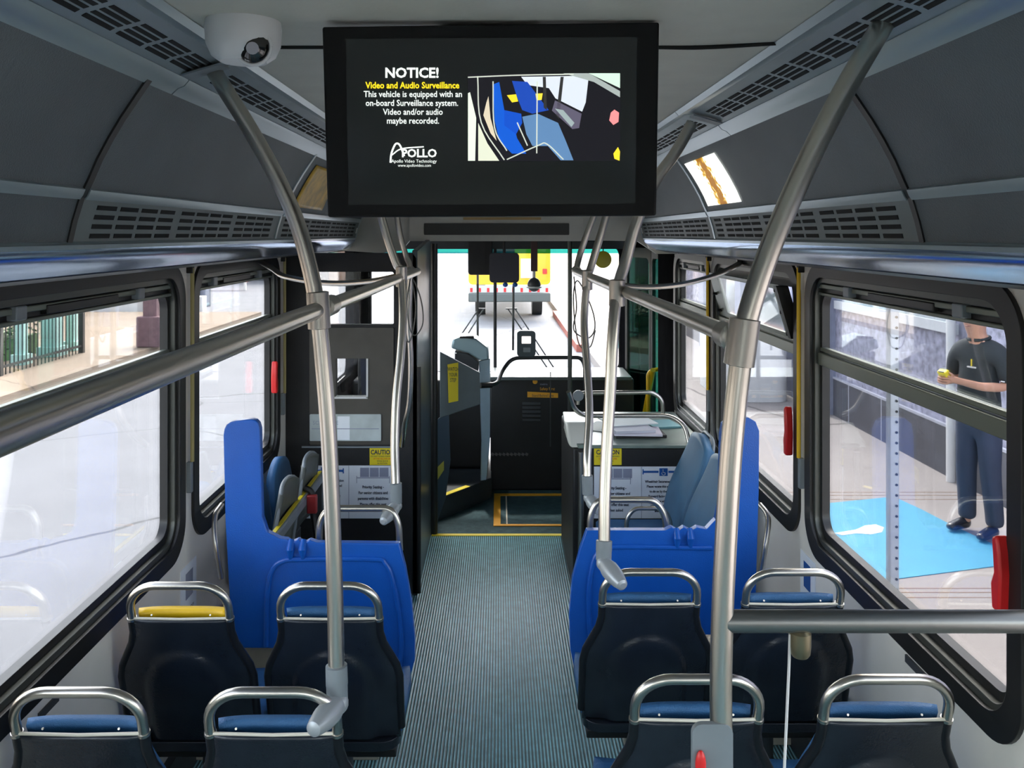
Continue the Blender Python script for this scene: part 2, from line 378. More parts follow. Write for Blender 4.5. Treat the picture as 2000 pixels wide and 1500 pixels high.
# pull cords down the pillars
def pull(px_y, side, lab):
    X = XR if side > 0 else XL
    t = thing('pull_cord', lab, 'cord', (X-.02*side, px_y, H-1.05), 'yellow stop cords on the window pillars')
    MB().tube([(X-.02*side, px_y, H-.13), (X-.02*side, px_y, H-.88)], .008, 8).build('cord', YELL if side > 0 else mat('khaki_cord', (.42, .36, .14), .5), t)
    MB().box(X, px_y-.012, H-1.0, X-.02*side, px_y+.012, H-.881).build('cord_housing', GREYP, t, bevel=.003)
    MB().box(X, px_y-.012, H-.15, X-.025*side, px_y+.012, H-.12).build('cord_guide', RUBBER, t, bevel=.003)
pull(3.43, 1, 'yellow stop cord on the pillar between first and middle right windows')
pull(4.93, 1, 'yellow stop cord on the pillar between middle and small right windows')
pull(3.375, -1, 'yellow stop cord on the pillar between the two left windows')
pull(4.83, -1, 'yellow stop cord on the left pillar by the driver partition')
# ------------------------------------------------------------------ roof: ceiling, ducts, coves
struct(MB().box(XL-.07, Y0, H+.56, XR+.07, YF+.08, H+.62).build('ceiling', CREAM), 'outer roof shell')
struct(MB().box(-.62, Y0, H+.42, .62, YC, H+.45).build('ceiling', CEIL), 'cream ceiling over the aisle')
struct(MB().tube(curve([(-.61, 1.94, H+.418), (-.2, 1.94, H+.418), (.3, 1.94, H+.418), (.45, 1.935, H+.416), (.61, 1.90, H+.418)]), .005, 8).build('trim_1', SLOT), 'thin dark seam across the ceiling')
PROF = [(.603, .42), (.665, .405), (.725, .388), (.785, .352)]
COV = [(.785, .350), (.812, .311), (.845, .262), (.872, .217), (.897, .170), (.917, .124), (.934, .088)]
LOW = [(.936, .085), (.953, .03), (.966, -.026)]
def sweep(prof, side, ya, yb, th, q=None, dx=0):
    q = q or MB(); n = len(prof); o = []
    vs = []; 
    for Y in (ya, yb):
        for (x, z) in prof: vs.append((side*x+(dx), Y, H+z))
        for (x, z) in prof: vs.append((side*(x+th*.8)+(dx), Y, H+z+th*.6))
    m = 2*n; fs = []
    for i in range(n-1):
        fs += [(i, i+1, m+i+1, m+i), (n+i, m+n+i, m+n+i+1, n+i+1), (i, n+i, n+i+1, i+1), (m+i, m+i+1, m+n+i+1, m+n+i)]
    fs += [(0, m, m+n, n), (n-1, 2*n-1, m+2*n-1, m+n-1)]
    return q.add(vs, fs)
def lerp2(prof, t):
    seg = [math.dist(prof[i], prof[i+1]) for i in range(len(prof)-1)]; L = sum(seg)*t
    for i, s_ in enumerate(seg):
        if L <= s_ or i == len(seg)-1:
            k = L/s_; a, b = prof[i], prof[i+1]; return (a[0]+(b[0]-a[0])*k, a[1]+(b[1]-a[1])*k), ((b[0]-a[0])/s_, (b[1]-a[1])/s_)
        L -= s_
def slots(prof, side, ta, tb, rows, spans, frac=.5):
    q = MB()
    for (ya, yb) in spans:
        for r_ in range(rows):
            t0 = ta+(tb-ta)*(r_+.5-frac/2)/rows; t1 = ta+(tb-ta)*(r_+.5+frac/2)/rows
            (x0, z0), d0 = lerp2(prof, t0); (x1, z1), d1 = lerp2(prof, t1)
            nx, nz = -abs(d0[1]), -abs(d0[0]); e = .0012
            vs = []
            for e_ in (e, -.004):
                for (x, z) in ((x0, z0), (x1, z1)):
                    for Y in (ya, yb): vs.append((side*(x+nx*e_), Y, H+z+nz*e_))
            q.add(vs, [(0,1,3,2),(4,6,7,5),(0,4,5,1),(2,3,7,6),(0,2,6,4),(1,5,7,3)])
    return q
SIDE = {1: 'right', -1: 'left'}
for sd in (1, -1):
    nm = SIDE[sd]
    j = {1: [Y0, -.9, 1.0, 2.97, YC], -1: [Y0, -.9, 0.2, 2.10, YC]}[sd]
    words = ['at the rear', 'behind the camera', 'nearest the camera', 'farthest toward the driver']
    for i in range(4):
        t = thing('air_duct', f'{nm} ceiling air duct section {words[i]}, with slotted vents', 'air duct', (sd*.69, (j[i]+j[i+1])/2, H+.35), f'{nm} ceiling air ducts')
        sweep(PROF, sd, j[i]+.003, j[i+1]-.003, .02).build('duct_body', DUCT, t)
        sweep([(.600, .418), (.612, .405), (.630, .410), (.640, .409)], sd, j[i]+.003, j[i+1]-.003, .006).build('edge_rail', RAILAL, t)
        sweep([(.748, .372), (.760, .358), (.775, .352), (.790, .338)], sd, j[i]+.003, j[i+1]-.003, .006).build('lower_rail', RAILAL, t)
        if i >= 1:
            sp = []; y = j[i]+.10
            while y+.11 < j[i+1]-.05: sp.append((y, y+.112)); y += .136
            slots(PROF, sd, .36, .70, 4, sp, .62).build('vent_slots', SLOT, t)
        MB().plate([(.648, .402), (.742, .374), (.742, .37), (.648, .397)], [], lambda u, v: (sd*u, j[i+1]-.07, H+v), (0, .06, 0)).build('joint_plate', GREYP, t)
    k = {1: [Y0, 0, 1.98, 3.88, YC], -1: [Y0, 0, 1.95, 3.74, YC]}[sd]
    for i in range(4):
        lab = ['at the rear', 'nearest the camera', 'in the middle of the bus', 'beside the driver partition'][i]
        t = thing('cove_panel', f'{nm} curved dark grey panel {lab}, above the windows', 'ceiling panel', (sd*.86, (k[i]+k[i+1])/2, H+.08), f'{nm} curved cove panels')
        sweep(COV, sd, k[i]+.012, k[i+1]-.012, .015).build('curved_panel', COVE, t)
        sweep([(x-.004, z-.003) for x, z in COV]+[(.938, .078)], sd, k[i+1]-.014, k[i+1]+.012, .010).build('seam_strip', RUBBER if i == 1 else RAILAL, t)
        sweep([(.920, .100), (.925, .088), (.932, .078)], sd, k[i]+.012, k[i+1]-.014, .008).build('bottom_trim', RAILAL, t)
        u = thing('vent_panel', f'{nm} lower {"slotted vent" if i > 1 else "plain"} panel {lab}, above the metal strip', 'vent panel', (sd*.95, (k[i]+k[i+1])/2, H-.03), f'{nm} lower side panels')
        sweep(LOW, sd, k[i]+.012, k[i+1]-.012, .012).build('panel_body', COVEL if i > 1 else COVE, u)
        sweep([(x-.004, z) for x, z in LOW], sd, k[i+1]-.012, k[i+1]+.010, .008).build('seam_strip', RUBBER if i == 1 else RAILAL, u)
        if i > 1:
            sp = []; y = k[i]+.09; c = 0
            while y+.12 < k[i+1]-.04:
                sp.append((y, y+.105)); y += .128; c += 1
                if c % 4 == 0: y += .035
            for g_ in range(0, len(sp), 4): slots(LOW, sd, .10, .90, 4, sp[g_:g_+4], .48).build('vent_slots', SLOT, u)
    t = thing('light_strip', f'long polished blue metal strip above the {nm} windows', 'metal strip', (sd*1.0, 1.6, H-.12))
    pr = [(.962, -.022), (.957, -.030), (.959, -.041), (.967, -.052), (.978, -.061), (.992, -.070), (1.008, -.079), (1.026, -.090), (1.042, -.101)]
    sweep(pr, sd, Y0, YC-.06, .012).build('polished_face', STRIP, t)
    sweep([(1.04, -.102), (1.12, -.118), (1.205, -.126)], sd, Y0, YC-.06, .01).build('underside', DARKG, t)
    sweep([(.962, -.018), (.953, -.024), (.957, -.034)], sd, Y0, YC-.06, .008).build('upper_lip', RAILAL, t)
    MB().plate([(.785, .36), (.934, .10), (.968, -.03), (1.0, -.09), (1.05, -.105), (1.2, -.13), (1.2, .36)], [], lambda u, v: (sd*u, YC-.055, H+v), (0, .05, 0)).build('end_cap', CREAM, t)
# glare patches in the coves: sun reflections painted as coloured sheets
t = thing('cove_glare', 'glowing white patch with gold speckles in right cove, painted sun reflection', 'glare', (.86, 3.54, H+.12))
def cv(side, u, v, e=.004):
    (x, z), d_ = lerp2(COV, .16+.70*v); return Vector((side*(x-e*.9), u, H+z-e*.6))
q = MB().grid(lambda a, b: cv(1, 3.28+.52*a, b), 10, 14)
m = bpy.data.materials.new('glowing_glare'); m.use_nodes = True; n = m.node_tree; bs = n.nodes['Principled BSDF']
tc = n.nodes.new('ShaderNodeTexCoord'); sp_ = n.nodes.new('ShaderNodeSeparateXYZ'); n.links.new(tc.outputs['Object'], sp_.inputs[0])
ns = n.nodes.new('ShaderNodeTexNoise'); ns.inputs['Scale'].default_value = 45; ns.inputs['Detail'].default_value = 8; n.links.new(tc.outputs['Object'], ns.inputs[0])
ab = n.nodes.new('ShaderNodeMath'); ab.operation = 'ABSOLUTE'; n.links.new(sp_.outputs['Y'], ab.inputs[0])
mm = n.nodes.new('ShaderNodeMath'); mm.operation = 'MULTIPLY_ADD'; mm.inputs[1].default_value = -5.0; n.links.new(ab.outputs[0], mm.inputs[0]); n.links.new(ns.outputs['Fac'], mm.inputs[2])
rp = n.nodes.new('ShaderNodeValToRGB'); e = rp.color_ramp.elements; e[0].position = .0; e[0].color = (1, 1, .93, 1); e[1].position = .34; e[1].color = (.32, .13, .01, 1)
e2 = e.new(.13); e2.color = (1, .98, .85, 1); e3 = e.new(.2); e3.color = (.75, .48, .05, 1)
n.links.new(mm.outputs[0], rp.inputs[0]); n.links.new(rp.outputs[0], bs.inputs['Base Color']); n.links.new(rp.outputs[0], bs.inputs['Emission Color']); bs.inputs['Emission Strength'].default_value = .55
q.build('glare_sheet', m, t, solid=.002)  # colour and emission stand in for sun glare on the curved panel
t = thing('cove_glare', 'amber and yellow patch in the left cove beside the screen, painted reflection', 'glare', (-.86, 4.25, H+.12))
MB().grid(lambda a, b: cv(-1, 3.86+.62*a, b), 10, 14).build('glare_sheet', mat('amber_glare', (.62, .38, .04), .4, var=.35, vscale=14), t, solid=.002)  # amber colour stands in for light reflected off the panel

# bulkhead, display and lowered ceiling above the driver
q = MB().plate([(-1.2, -.10), (-1.2, .56), (1.2, .56), (1.2, -.13), (1.06, -.13), (.93, -.045), (.55, -.04), (-.60, -.04), (-.66, -.11), (-.80, -.125)], [], lambda u, v: (u, YC, H+v), (0, .05, 0))
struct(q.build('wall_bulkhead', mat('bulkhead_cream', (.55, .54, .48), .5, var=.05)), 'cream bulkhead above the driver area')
struct(MB().box(XL, YC+.05, H-.03, XR, YF, H+.0).build('ceiling', DARKG), 'lowered ceiling over the driver area')
t = thing('destination_display', 'long unlit dark display set in a cream frame above the front', 'display', (0, YC, H-.03))
MB().plate(rr(-.60, -.045, .56, .13, .012), [], lambda u, v: (u, YC-.03, H+v), (0, .029, 0)).build('display_frame', mat('bulkhead_cream', (0,0,0)), t, bevel=.004)
MB().plate(rr((829-VX)/290.6, -.003, (1111-VX)/290.6, .075, .006), [], lambda u, v: (u, YC-.036, H+v), (0, .008, 0)).build('display_face', mat('display_dark', (.035, .034, .030), .4), t)
MB().plate(rr(-.24, .098, .28, .115, .004), [], lambda u, v: (u, YC-.036, H+v), (0, .008, 0)).build('amber_strip', mat('amber_strip', (.45, .30, .12), .5), t)

# ------------------------------------------------------------------ TV screen
YT = 1.70
tv = thing('television', 'black ceiling-hung screen showing a surveillance notice and bus picture', 'screen', (P(958, 240, YT).x, YT, P(0, 421, YT).z))
MB().pp([(629, 52), (1288, 43), (1282, 421), (640, 424)], YT, .05).build('casing', mat('tv_black', (.008, .008, .008), .6, spec=.25), tv, bevel=.004)
scr = MB().pp([(675, 76), (1244, 72), (1241, 398), (681, 400)], YT-.0015, .001).build('screen', mat('screen_glass', (.022, .026, .025), .12, emit=.0, spec=.6), tv)
MB().box(-.12, YT+.05, H+.30, .08, YT+.09, H+.42).build('mount_bracket', DARKG, tv)
def em(name, c, s_=1.0): return mat(name, c, .6, emit=s_, spec=0)
TX = lambda px, py, d_=.004: (lambda u, v: (P(px, py, YT).x+u, YT-d_, P(px, py, YT).z+v))
TW = em('screen_white', (.75, .80, .75), .62); TY = em('screen_yellow', (.85, .60, .02), .62)
k_ = YT/F
text('NOTICE!', 27*k_, TX(805, 152), 'notice_heading', TW, scr, bold=.0008)
text('Video and Audio Surveillance', 17.5*k_, TX(806, 173), 'notice_subheading', TY, scr, bold=.0004, sx=.88)
for i, s_ in enumerate(['This vehicle is equipped with an', 'on-board Surveillance system.', 'Video and/or audio', 'maybe recorded.']):
    text(s_, 17*k_, TX(807 if i != 1 else 805, 190+i*17.3), 'notice_line', TW, scr, bold=.0002, sx=.88)
text('POLLO', 22*k_, TX(819, 307), 'logo_word', TW, scr, bold=.0006, sx=1.0)
text('Apollo Video Technology', 9*k_, TX(809, 318), 'logo_tagline', TW, scr, sx=.95)
text('www.apollovideo.com', 8*k_, TX(810, 326), 'logo_address', TW, scr, sx=.9)
lg = [P(763, 318, YT), P(765, 300, YT), P(772, 283, YT), P(778, 281, YT), P(783, 287, YT), P(790, 305, YT)]
q = MB().tube([p+Vector((0, -.004, 0)) for p in curve(lg, 6)], .0018, 6)
q.tube([p+Vector((0, -.004, 0)) for p in curve([P(766, 303, YT), P(785, 291, YT), P(828, 287, YT)], 6)], .0012, 6); q.build('logo_arch', TW, scr)
# the picture: rear-view of the bus interior
def pic(poly, c, name, dd, s_=.55):
    return MB().pp(poly, YT-dd, .0006).build(name, em('pic_%d_%d_%d' % tuple(int(x*99) for x in c), c, s_), scr)
pic([(914, 144), (1212, 142), (1211, 314), (914, 315)], (.012, .012, .015), 'picture_background', .003)
pic([(1018, 150), (1150, 148), (1144, 200), (1137, 218), (1085, 192), (1072, 172), (1030, 166)], (.58, .62, .68), 'picture_windows', .0042)
pic([(1060, 150), (1066, 150), (1068, 215), (1062, 210)], (.03, .03, .03), 'picture_post', .0052)
pic([(1095, 150), (1101, 150), (1092, 232), (1086, 225)], (.03, .03, .03), 'picture_post', .0052)
pic([(963, 165), (975, 160), (985, 215), (1000, 230), (1010, 270), (1028, 300), (1000, 300), (975, 275), (966, 235)], (.01, .09, .50), 'picture_seats', .0042)
pic([(1000, 158), (1030, 160), (1060, 200), (1072, 215), (1040, 222), (1020, 215), (1010, 190)], (.015, .06, .36), 'picture_seats', .0047)
pic([(985, 215), (1018, 222), (1020, 240), (1008, 262), (985, 245)], (.01, .07, .45), 'picture_seats', .0052)
pic([(990, 186), (1008, 184), (1012, 198), (1000, 200)], (.80, .60, .03), 'picture_seat', .0057)
pic([(1046, 183), (1060, 182), (1058, 195), (1048, 196)], (.80, .60, .05), 'picture_seat', .0057)
pic([(1020, 228), (1050, 222), (1090, 240), (1105, 275), (1120, 313), (1095, 313), (1070, 285), (1040, 285), (1028, 262)], (.10, .20, .36), 'picture_floor', .0047)
pic([(1084, 196), (1136, 222), (1131, 250), (1118, 252), (1078, 216)], (.10, .09, .13), 'picture_ledge', .0052)
pic([(1084, 212), (1100, 215), (1122, 240), (1116, 248)], (.28, .34, .34), 'picture_ledge', .0058)
pic([(914, 182), (918, 180), (930, 230), (928, 314), (914, 314)], (.66, .72, .60), 'picture_pane', .0042)
pic([(934, 240), (952, 280), (975, 314), (934, 314)], (.62, .64, .50), 'picture_pane', .0042)
pic([(950, 200), (954, 188), (958, 230), (970, 275), (958, 260), (944, 225)], (.60, .52, .38), 'picture_pane', .0042)
pic([(1100, 143), (1150, 143), (1211, 178), (1211, 190), (1160, 160)], (.32, .36, .34), 'picture_ceiling_edge', .0047)
pic([(1150, 143), (1211, 143), (1211, 172)], (.55, .70, .58), 'picture_ceiling', .0052)
pic([(1193, 220), (1200, 214), (1209, 220), (1208, 238), (1198, 244), (1190, 235)], (.80, .25, .25), 'picture_red_light', .0052)
pic([(1198, 300), (1207, 287), (1211, 296), (1210, 314), (1200, 310)], (.80, .62, .03), 'picture_yellow_mark', .0052)
for pl in ([P(1049, 160, YT), P(1048, 300, YT)], [P(990, 312, YT), P(1050, 285, YT), P(1068, 282, YT), P(1100, 312, YT)], [P(933, 150, YT), P(940, 240, YT), P(985, 313, YT)],
           [P(963, 160, YT), P(966, 250, YT), P(990, 295, YT)], [P(914, 152, YT), P(1010, 148, YT), P(1120, 146, YT)], [P(1010, 240, YT), P(1030, 285, YT)]):
    MB().tube([p+Vector((0, -.006, 0)) for p in curve(pl, 5)], .0012, 6).build('picture_handrail', em('pic_rail', (.55, .58, .50), .5), scr)

# dome camera
dc = thing('security_camera', 'white dome security camera on the ceiling left of the screen', 'camera', (-.505, 1.72, H+.34))
MB().lathe([(.002, .42), (.072, .42), (.074, .405), (.072, .375), (.062, .352), (.045, .34), (.002, .338)], (-.505, 1.72, H), n=36).build('housing', WHITE, dc)
MB().ball((-.475, 1.69, H+.362), .034).build('dome_lens', mat('lens_black', (.01, .01, .01), .06, coat=1), dc)
MB().tube([Vector((-.475, 1.69, H+.362))+Vector((.034*math.cos(a), -.008, .034*math.sin(a))) for a in [R(x) for x in range(0, 361, 15)]], .004, 8, cap=False).build('lens_ring', WHITE, dc)
MB().lathe([(.012, -.006), (.012, .002)], (-.470, 1.6585, H+.355), (.15, -1, -.2), 16).build('lens', mat('lens_grey', (.25, .25, .28), .1), dc)

# ------------------------------------------------------------------ poles and rails
RP = .0195
def pole(name, label, pts, joint=None, r=RP, sleeve=None, clamp=None, cat='pole', group=None, extra=None):
    pts = [Vector(p) for p in pts]; lo = min(pts, key=lambda p: p.z)
    t = thing(name, label, cat, lo, group)
    MB().tube(curve(pts, 8), r, 18).build('tube', STEEL, t)
    if joint:
        for jp, dirv in joint:
            jp = Vector(jp); dv = Vector(dirv).normalized()
            MB().lathe([(r*1.05, -.045), (r*1.38, -.043), (r*1.38, .043), (r*1.05, .045)], jp, dv, 22).build('joint_collar', mat('joint_steel', (.42, .40, .36), .35, .9), t)
    if sleeve:
        a, b = sleeve; d_ = (Vector(b)-Vector(a)); L = d_.length
        MB().lathe([(r, -.002), (r*1.32, 0), (r*1.34, L*.5), (r*1.30, L*.55), (r*1.28, L), (r*.9, L+.004)], a, d_, 22).build('sleeve', GREYP, t)
    if clamp:
        a, b = Vector(clamp[0]), Vector(clamp[1])
        b = b+(b-a)*.25; q = MB().tube([a, a.lerp(b, .3), a.lerp(b, .6), a.lerp(b, .85), b, b+(b-a)*.04], [r*1.1, r*1.5, r*1.45, r*1.15, r*.9, r*.5], 16); q.ball(a, r*1.3)
        cl = q.build('clamp', mat('clamp_grey', (.42, .45, .47), .38, .3), t)
        q = MB(); mid = a.lerp(b, .45); q.lathe([(.006, 0), (.006, .003)], mid+Vector((0, -r*1.42, 0)), (0, -1, 0), 10); q.build('clamp_screw', SLOT, cl)
    return t
# left near stanchion
Yn = 2.08
pole('stanchion_pole', 'tall curved steel pole from left duct to the aisle seat with clamp', [P(410, 125, 2.10), P(440, 175, Yn), P(490, 255, Yn), P(540, 345, Yn), P(578, 430, Yn), P(604, 520, Yn), P(620, 605, Yn), P(632, 720, Yn), P(642, 850, Yn), P(649, 1000, Yn), P(654, 1150, Yn), P(657, 1302, Yn)],
     sleeve=(P(657, 1300, Yn), P(659, 1372, Yn)), clamp=(P(660, 1374, Yn-.01), P(622, 1414, 1.985)), joint=[(P(622, 606, Yn), P(625, 700, Yn)-P(620, 606, Yn))])
rl = thing('grab_rail', 'long straight steel rail along the left side of the aisle', 'handrail', (-.43, 2.5, H-.2))
MB().tube([P(620, 606, Yn)+(P(620, 606, Yn)-P(815, 530, 4.55))*1.4, P(620, 606, Yn), P(815, 530, 4.55)], RP, 18).build('tube', STEEL, rl)
MB().lathe([(RP*1.02, -.05), (RP*1.35, -.048), (RP*1.35, .048), (RP*1.02, .05)], P(640, 598, 2.2), (0, 1, 0), 20).build('joint_collar', mat('joint_steel', (0,0,0)), rl)
# right near stanchion
Yr = 1.62
def pr_(x, y): return P(x, y, Yr)
t = pole('stanchion_pole', 'thickest curved steel pole on the right, carrying the lower crossbar', [pr_(1752, 0), pr_(1705, 80), pr_(1650, 175), pr_(1590, 290), pr_(1535, 410), pr_(1495, 510), pr_(1463, 610), pr_(1452, 665), pr_(1438, 780), pr_(1427, 900), pr_(1418, 1050), pr_(1411, 1200), pr_(1408, 1350), pr_(1410, 1520), pr_(1410, 1750)],
     joint=[(pr_(1449, 668), pr_(1440, 760)-pr_(1455, 650))], r=.0205)
gr = thing('grab_rail', 'long straight steel rail along the right side of the aisle', 'handrail', (.41, 3.1, H-.2))
MB().tube([pr_(1449, 664), P(1125, 530, 4.53)], RP, 18).build('tube', STEEL, gr)
MB().lathe([(RP*1.02, 0), (RP*1.4, .004), (RP*1.4, .06), (RP*1.02, .066)], pr_(1440, 662)+Vector((0, .02, 0)), P(1125, 530, 4.53)-pr_(1440, 662), 20).build('joint_collar', mat('joint_steel', (0,0,0)), gr)
cr = thing('crossbar', 'horizontal steel bar from the thickest pole to the right wall', 'handrail', (.8, Yr, H-.74))
MB().tube([pr_(1416, 1213), (XR, Yr, pr_(0, 1214).z)], .0205, 18).build('tube', mat('dark_steel', (.25, .25, .24), .35, .9), cr)
MB().lathe([(.03, 0), (.03, .012)], (XR-.012, Yr, pr_(0, 1214).z), (1, 0, 0), 20).build('wall_flange', STEEL, cr)
f_ = thing('cable_fitting', 'small brass-coloured fitting with thin cable hanging under the crossbar', 'fitting', pr_(1563, 1275))
MB().lathe([(.014, 0), (.018, .006), (.0195, .02), (.0195, .045), (.015, .05)], pr_(1563, 1282)+Vector((0, 0, 0)), (0, 0, 1), 20).build('fitting_body', mat('brassy', (.22, .19, .12), .35, .8), f_)
MB().tube([pr_(1543, 1238), pr_(1541, 1300), pr_(1532, 1500), pr_(1528, 1640)], .0028, 8).build('cable', WHITE, f_)
sb = thing('stop_button', 'grey stop request button box with red button on the thickest pole', 'button', pr_(1392, 1560))
MB().plate(rr(1352, 1415, 1432, 1580, [26, 40, 20, 20]), [], lambda a, b: P(a, b, Yr-.022), (0, .012, 0)).build('button_box', GREYP, sb, bevel=.005)
MB().ball(pr_(1362, 1478)+Vector((0, -.027, 0)), .010, .008, .028).build('red_button', RED, sb)
# mid and far poles
def bent(lab, pts, js, r, sl=None, cl=None): return pole('stanchion_pole', lab, pts, joint=js, r=r, sleeve=sl, clamp=cl)
Ym = 2.90
bent('curved steel pole clamped to the front right aisle seat', [P(1352, 240, 2.95), P(1318, 300, 2.95), P(1282, 350, 2.95), P(1245, 430, 2.95), P(1222, 510, 2.95), P(1205, 570, 2.93), P(1197, 660, 2.9), P(1192, 760, 2.88), P(1185, 880, 2.85), P(1181, 980, 2.82), P(1180, 1058, 2.8)],
     [(P(1205, 572, 2.93), (0, .05, -1))], RP, (P(1180, 1056, 2.8), P(1179, 1094, 2.79)), (P(1180, 1100, 2.78), P(1208, 1134, 2.69)))
bent('bent steel pole clamped to the handle over the right blue partition', [P(1215, 330, 3.95), P(1196, 380, 3.95), P(1176, 450, 3.95), P(1155, 519, 3.95), P(1147, 549, 3.93), P(1141, 630, 3.9), P(1147, 720, 3.8), P(1151, 810, 3.7), P(1147, 890, 3.62), P(1147, 930, 3.6)],
     [(P(1147, 547, 3.93), (0, .1, -1))], .0175, (P(1147, 929, 3.6), P(1148, 965, 3.6)), (P(1150, 972, 3.6), P(1166, 994, 3.54)))
bent('thin steel pole at the far end of the right rail', [P(1178, 380, 4.6), P(1149, 450, 4.6), P(1132, 500, 4.6), P(1125, 530, 4.55)], [(P(1126, 528, 4.55), (0, 1, 0))], .0165)
bent('bent steel pole clamped to the handle over the left blue partition', [P(728, 330, 3.75), P(740, 400, 3.75), P(755, 460, 3.75), P(774, 515, 3.75), P(784, 536, 3.75), P(787, 620, 3.7), P(782, 700, 3.65), P(774, 780, 3.6), P(771, 870, 3.55), P(773, 945, 3.5)],
     [(P(784, 540, 3.75), (0, .1, -1))], .018, (P(773, 944, 3.5), P(774, 982, 3.5)), (P(774, 988, 3.5), P(754, 1012, 3.40)))
bent('second bent steel pole beside the driver partition on the left', [P(770, 380, 4.6), P(780, 450, 4.6), P(793, 500, 4.6), P(801, 528, 4.58), P(798, 620, 4.6), P(802, 700, 4.62), P(800, 780, 4.64), P(791, 830, 4.68), P(785, 870, 4.86)], [(P(802, 528, 4.56), (0, 1, 0))], .015)
for lab, pts in (('curved steel pipe from left wall to the left rail', [(-1.19, 4.28, H-.125), (-1.10, 4.22, H-.165), P(560, 541, 4.15), P(640, 553, 4.05), P(720, 550, 3.9), P(783, 538, 3.78)]),
                 ('curved steel pipe from right wall to the right rail', [(1.18, 4.28, H-.125), P(1440, 517, 4.25), P(1390, 540, 4.2), P(1320, 557, 4.12), P(1240, 560, 4.05), P(1150, 546, 3.95)])):
    t = thing('cross_pipe', lab, 'handrail', pts[2]); MB().tube(curve(pts, 8), .013, 14).build('tube', STEEL, t)
for lab, c, Yk in (('loops of thin grey cord hanging from the left rail end', [(802, 540), (795, 590), (800, 640), (812, 655), (826, 630), (822, 585), (806, 545), (812, 600), (806, 650), (797, 668), (791, 640)], 4.5),
               ('loops of thin grey cord hanging from the right rail end', [(1121, 540), (1126, 600), (1120, 640), (1131, 655), (1150, 660), (1162, 640), (1155, 600), (1128, 548), (1120, 590), (1130, 670), (1152, 678), (1163, 645)], 4.5)):
    t = thing('signal_cord', lab, 'cord', P(*c[3], Yk)); MB().tube(curve([P(a, b, Yk) for a, b in c], 6), .0035, 8).build('cord', mat('cord_grey', (.12, .12, .11), .5), t)

# ------------------------------------------------------------------ passenger seats
def hw(z):   # half width of the back frame at height z
    if z > .82: return .150
    if z < .66: return .206
    t_ = (.82-z)/.16; t_ = t_*t_*(3-2*t_); return .150+.056*t_
def ly(z): return .155*(.99-z)/.53
def make_seat(top, label):
    t = thing('passenger_seat', label, 'seat', (0, 0, 0), 'forward-facing passenger seats')
    side = [(hw(z), ly(z), z) for z in (.47, .55, .62, .66, .70, .74, .78, .82, .86, .90)]
    arch = []
    for k in range(1, 9):
        a = R(90*k/8); arch.append((.15-.085*(1-math.cos(a)), ly(.90+.075*math.sin(a)), .90+.078*math.sin(a)))
    rt = side+arch; pts = rt+[(-x, y, z) for x, y, z in reversed(rt)]
    hi = [p for p in pts if p[2] >= .86]; 
    MB().tube(hi, .0125, 14).build('grab_handle', STEEL, t)
    for s_ in (1, -1):
        bf = MB().tube([(s_*x, y, z) for x, y, z in side if z <= .861], .013, 12).build('back_frame', mat('frame_black', (.022, .025, .03), .3, .5), t)
        MB().lathe([(.0145, -.004), (.0145, .004)], (s_*.15, ly(.865), .865), (0, -.28, 1), 14).build('frame_joint', STEEL, bf)
    def shell(u, v):
        z = .435+(.865-.435)*v; x = (2*u-1)*(hw(z)-.004)
        d_ = math.hypot((x)/.120, (z-.62)/.13) if z > .62 else abs(x)/.120
        b = 1/(1+math.exp((d_-1)*22)); edge = 1-abs(2*u-1)**6
        return Vector((x, ly(z)-.012*edge-.018*b*edge, z))
    bs_ = MB().grid(shell, 44, 40).build('back_shell', NAVY, t, solid=.012, normals=False)
    def pad(u, v):
        z = .50+(.880-.50)*v; x = (2*u-1)*(hw(z)-.012); return Vector((x, ly(z)+.024+.014*(1-abs(2*u-1)**4)-.008*math.sin(v*6.2), z))
    MB().grid(pad, 16, 18).build('back_cushion', top, t, solid=.022, bevel=0)
    MB().tube([(-.142, ly(.868)-.006, .868), (0, ly(.868)-.012, .868), (.142, ly(.868)-.006, .868)], .004, 8).build('shell_edging', CREAML, bs_)
    for s_ in (1, -1): MB().lathe([(.0028, 0), (.0028, .004)], (s_*.09, ly(.874)+.006, .874), (0, -1, .3), 8).build('rivet', STEEL, bs_)
    q = MB().grid(lambda u, v: Vector(((2*u-1)*.205*(1-.06*v**6), .16+.40*v, .455+.012*math.cos(v*3)-.010*(1-abs(2*u-1)**3))), 12, 12)
    q.build('seat_cushion', CUSH, t, solid=.035)
    MB().plate(rr(-.20, .12, .20, .55, .06), [], lambda u, v: (u, v, .405), (0, 0, .03)).build('seat_pan', NAVY, t, bevel=.008)
    MB().box(-.19, .14, .375, .19, .20, .404).box(-.19, .42, .375, .19, .48, .404).build('support_beam', RUBBER, t, bevel=.004)
    q = MB().tube([(0, .31, .40), (0, .31, .02)], .025, 12); q.box(-.05, .2, 0, .05, .42, .018); q.build('pedestal', DARKG, t, bevel=.003)
    return t
seats = [(-.977, 2.635, 'left window-side seat of the front row, with a yellow top'),
         (-.519, 2.635, 'left aisle seat of the front row, navy shell and blue cushion top'),
         (.479, 2.74, 'right aisle seat of the front row, pole clamped to its handle'),
         (.935, 2.74, 'right window-side seat of the front row, behind the crossbar'),
         (-.989, 2.02, 'left window-side seat nearest the camera, low left corner of photo'),
         (-.532, 2.02, 'left aisle seat nearest the camera, near pole clamped to its handle'),
         (.479, 2.08, 'right aisle seat nearest the camera, behind the thickest pole'),
         (.938, 2.08, 'right window-side seat nearest the camera, under the crossbar')]
s0 = make_seat(YELL, seats[0][2]); s1 = make_seat(CUSH, seats[1][2])
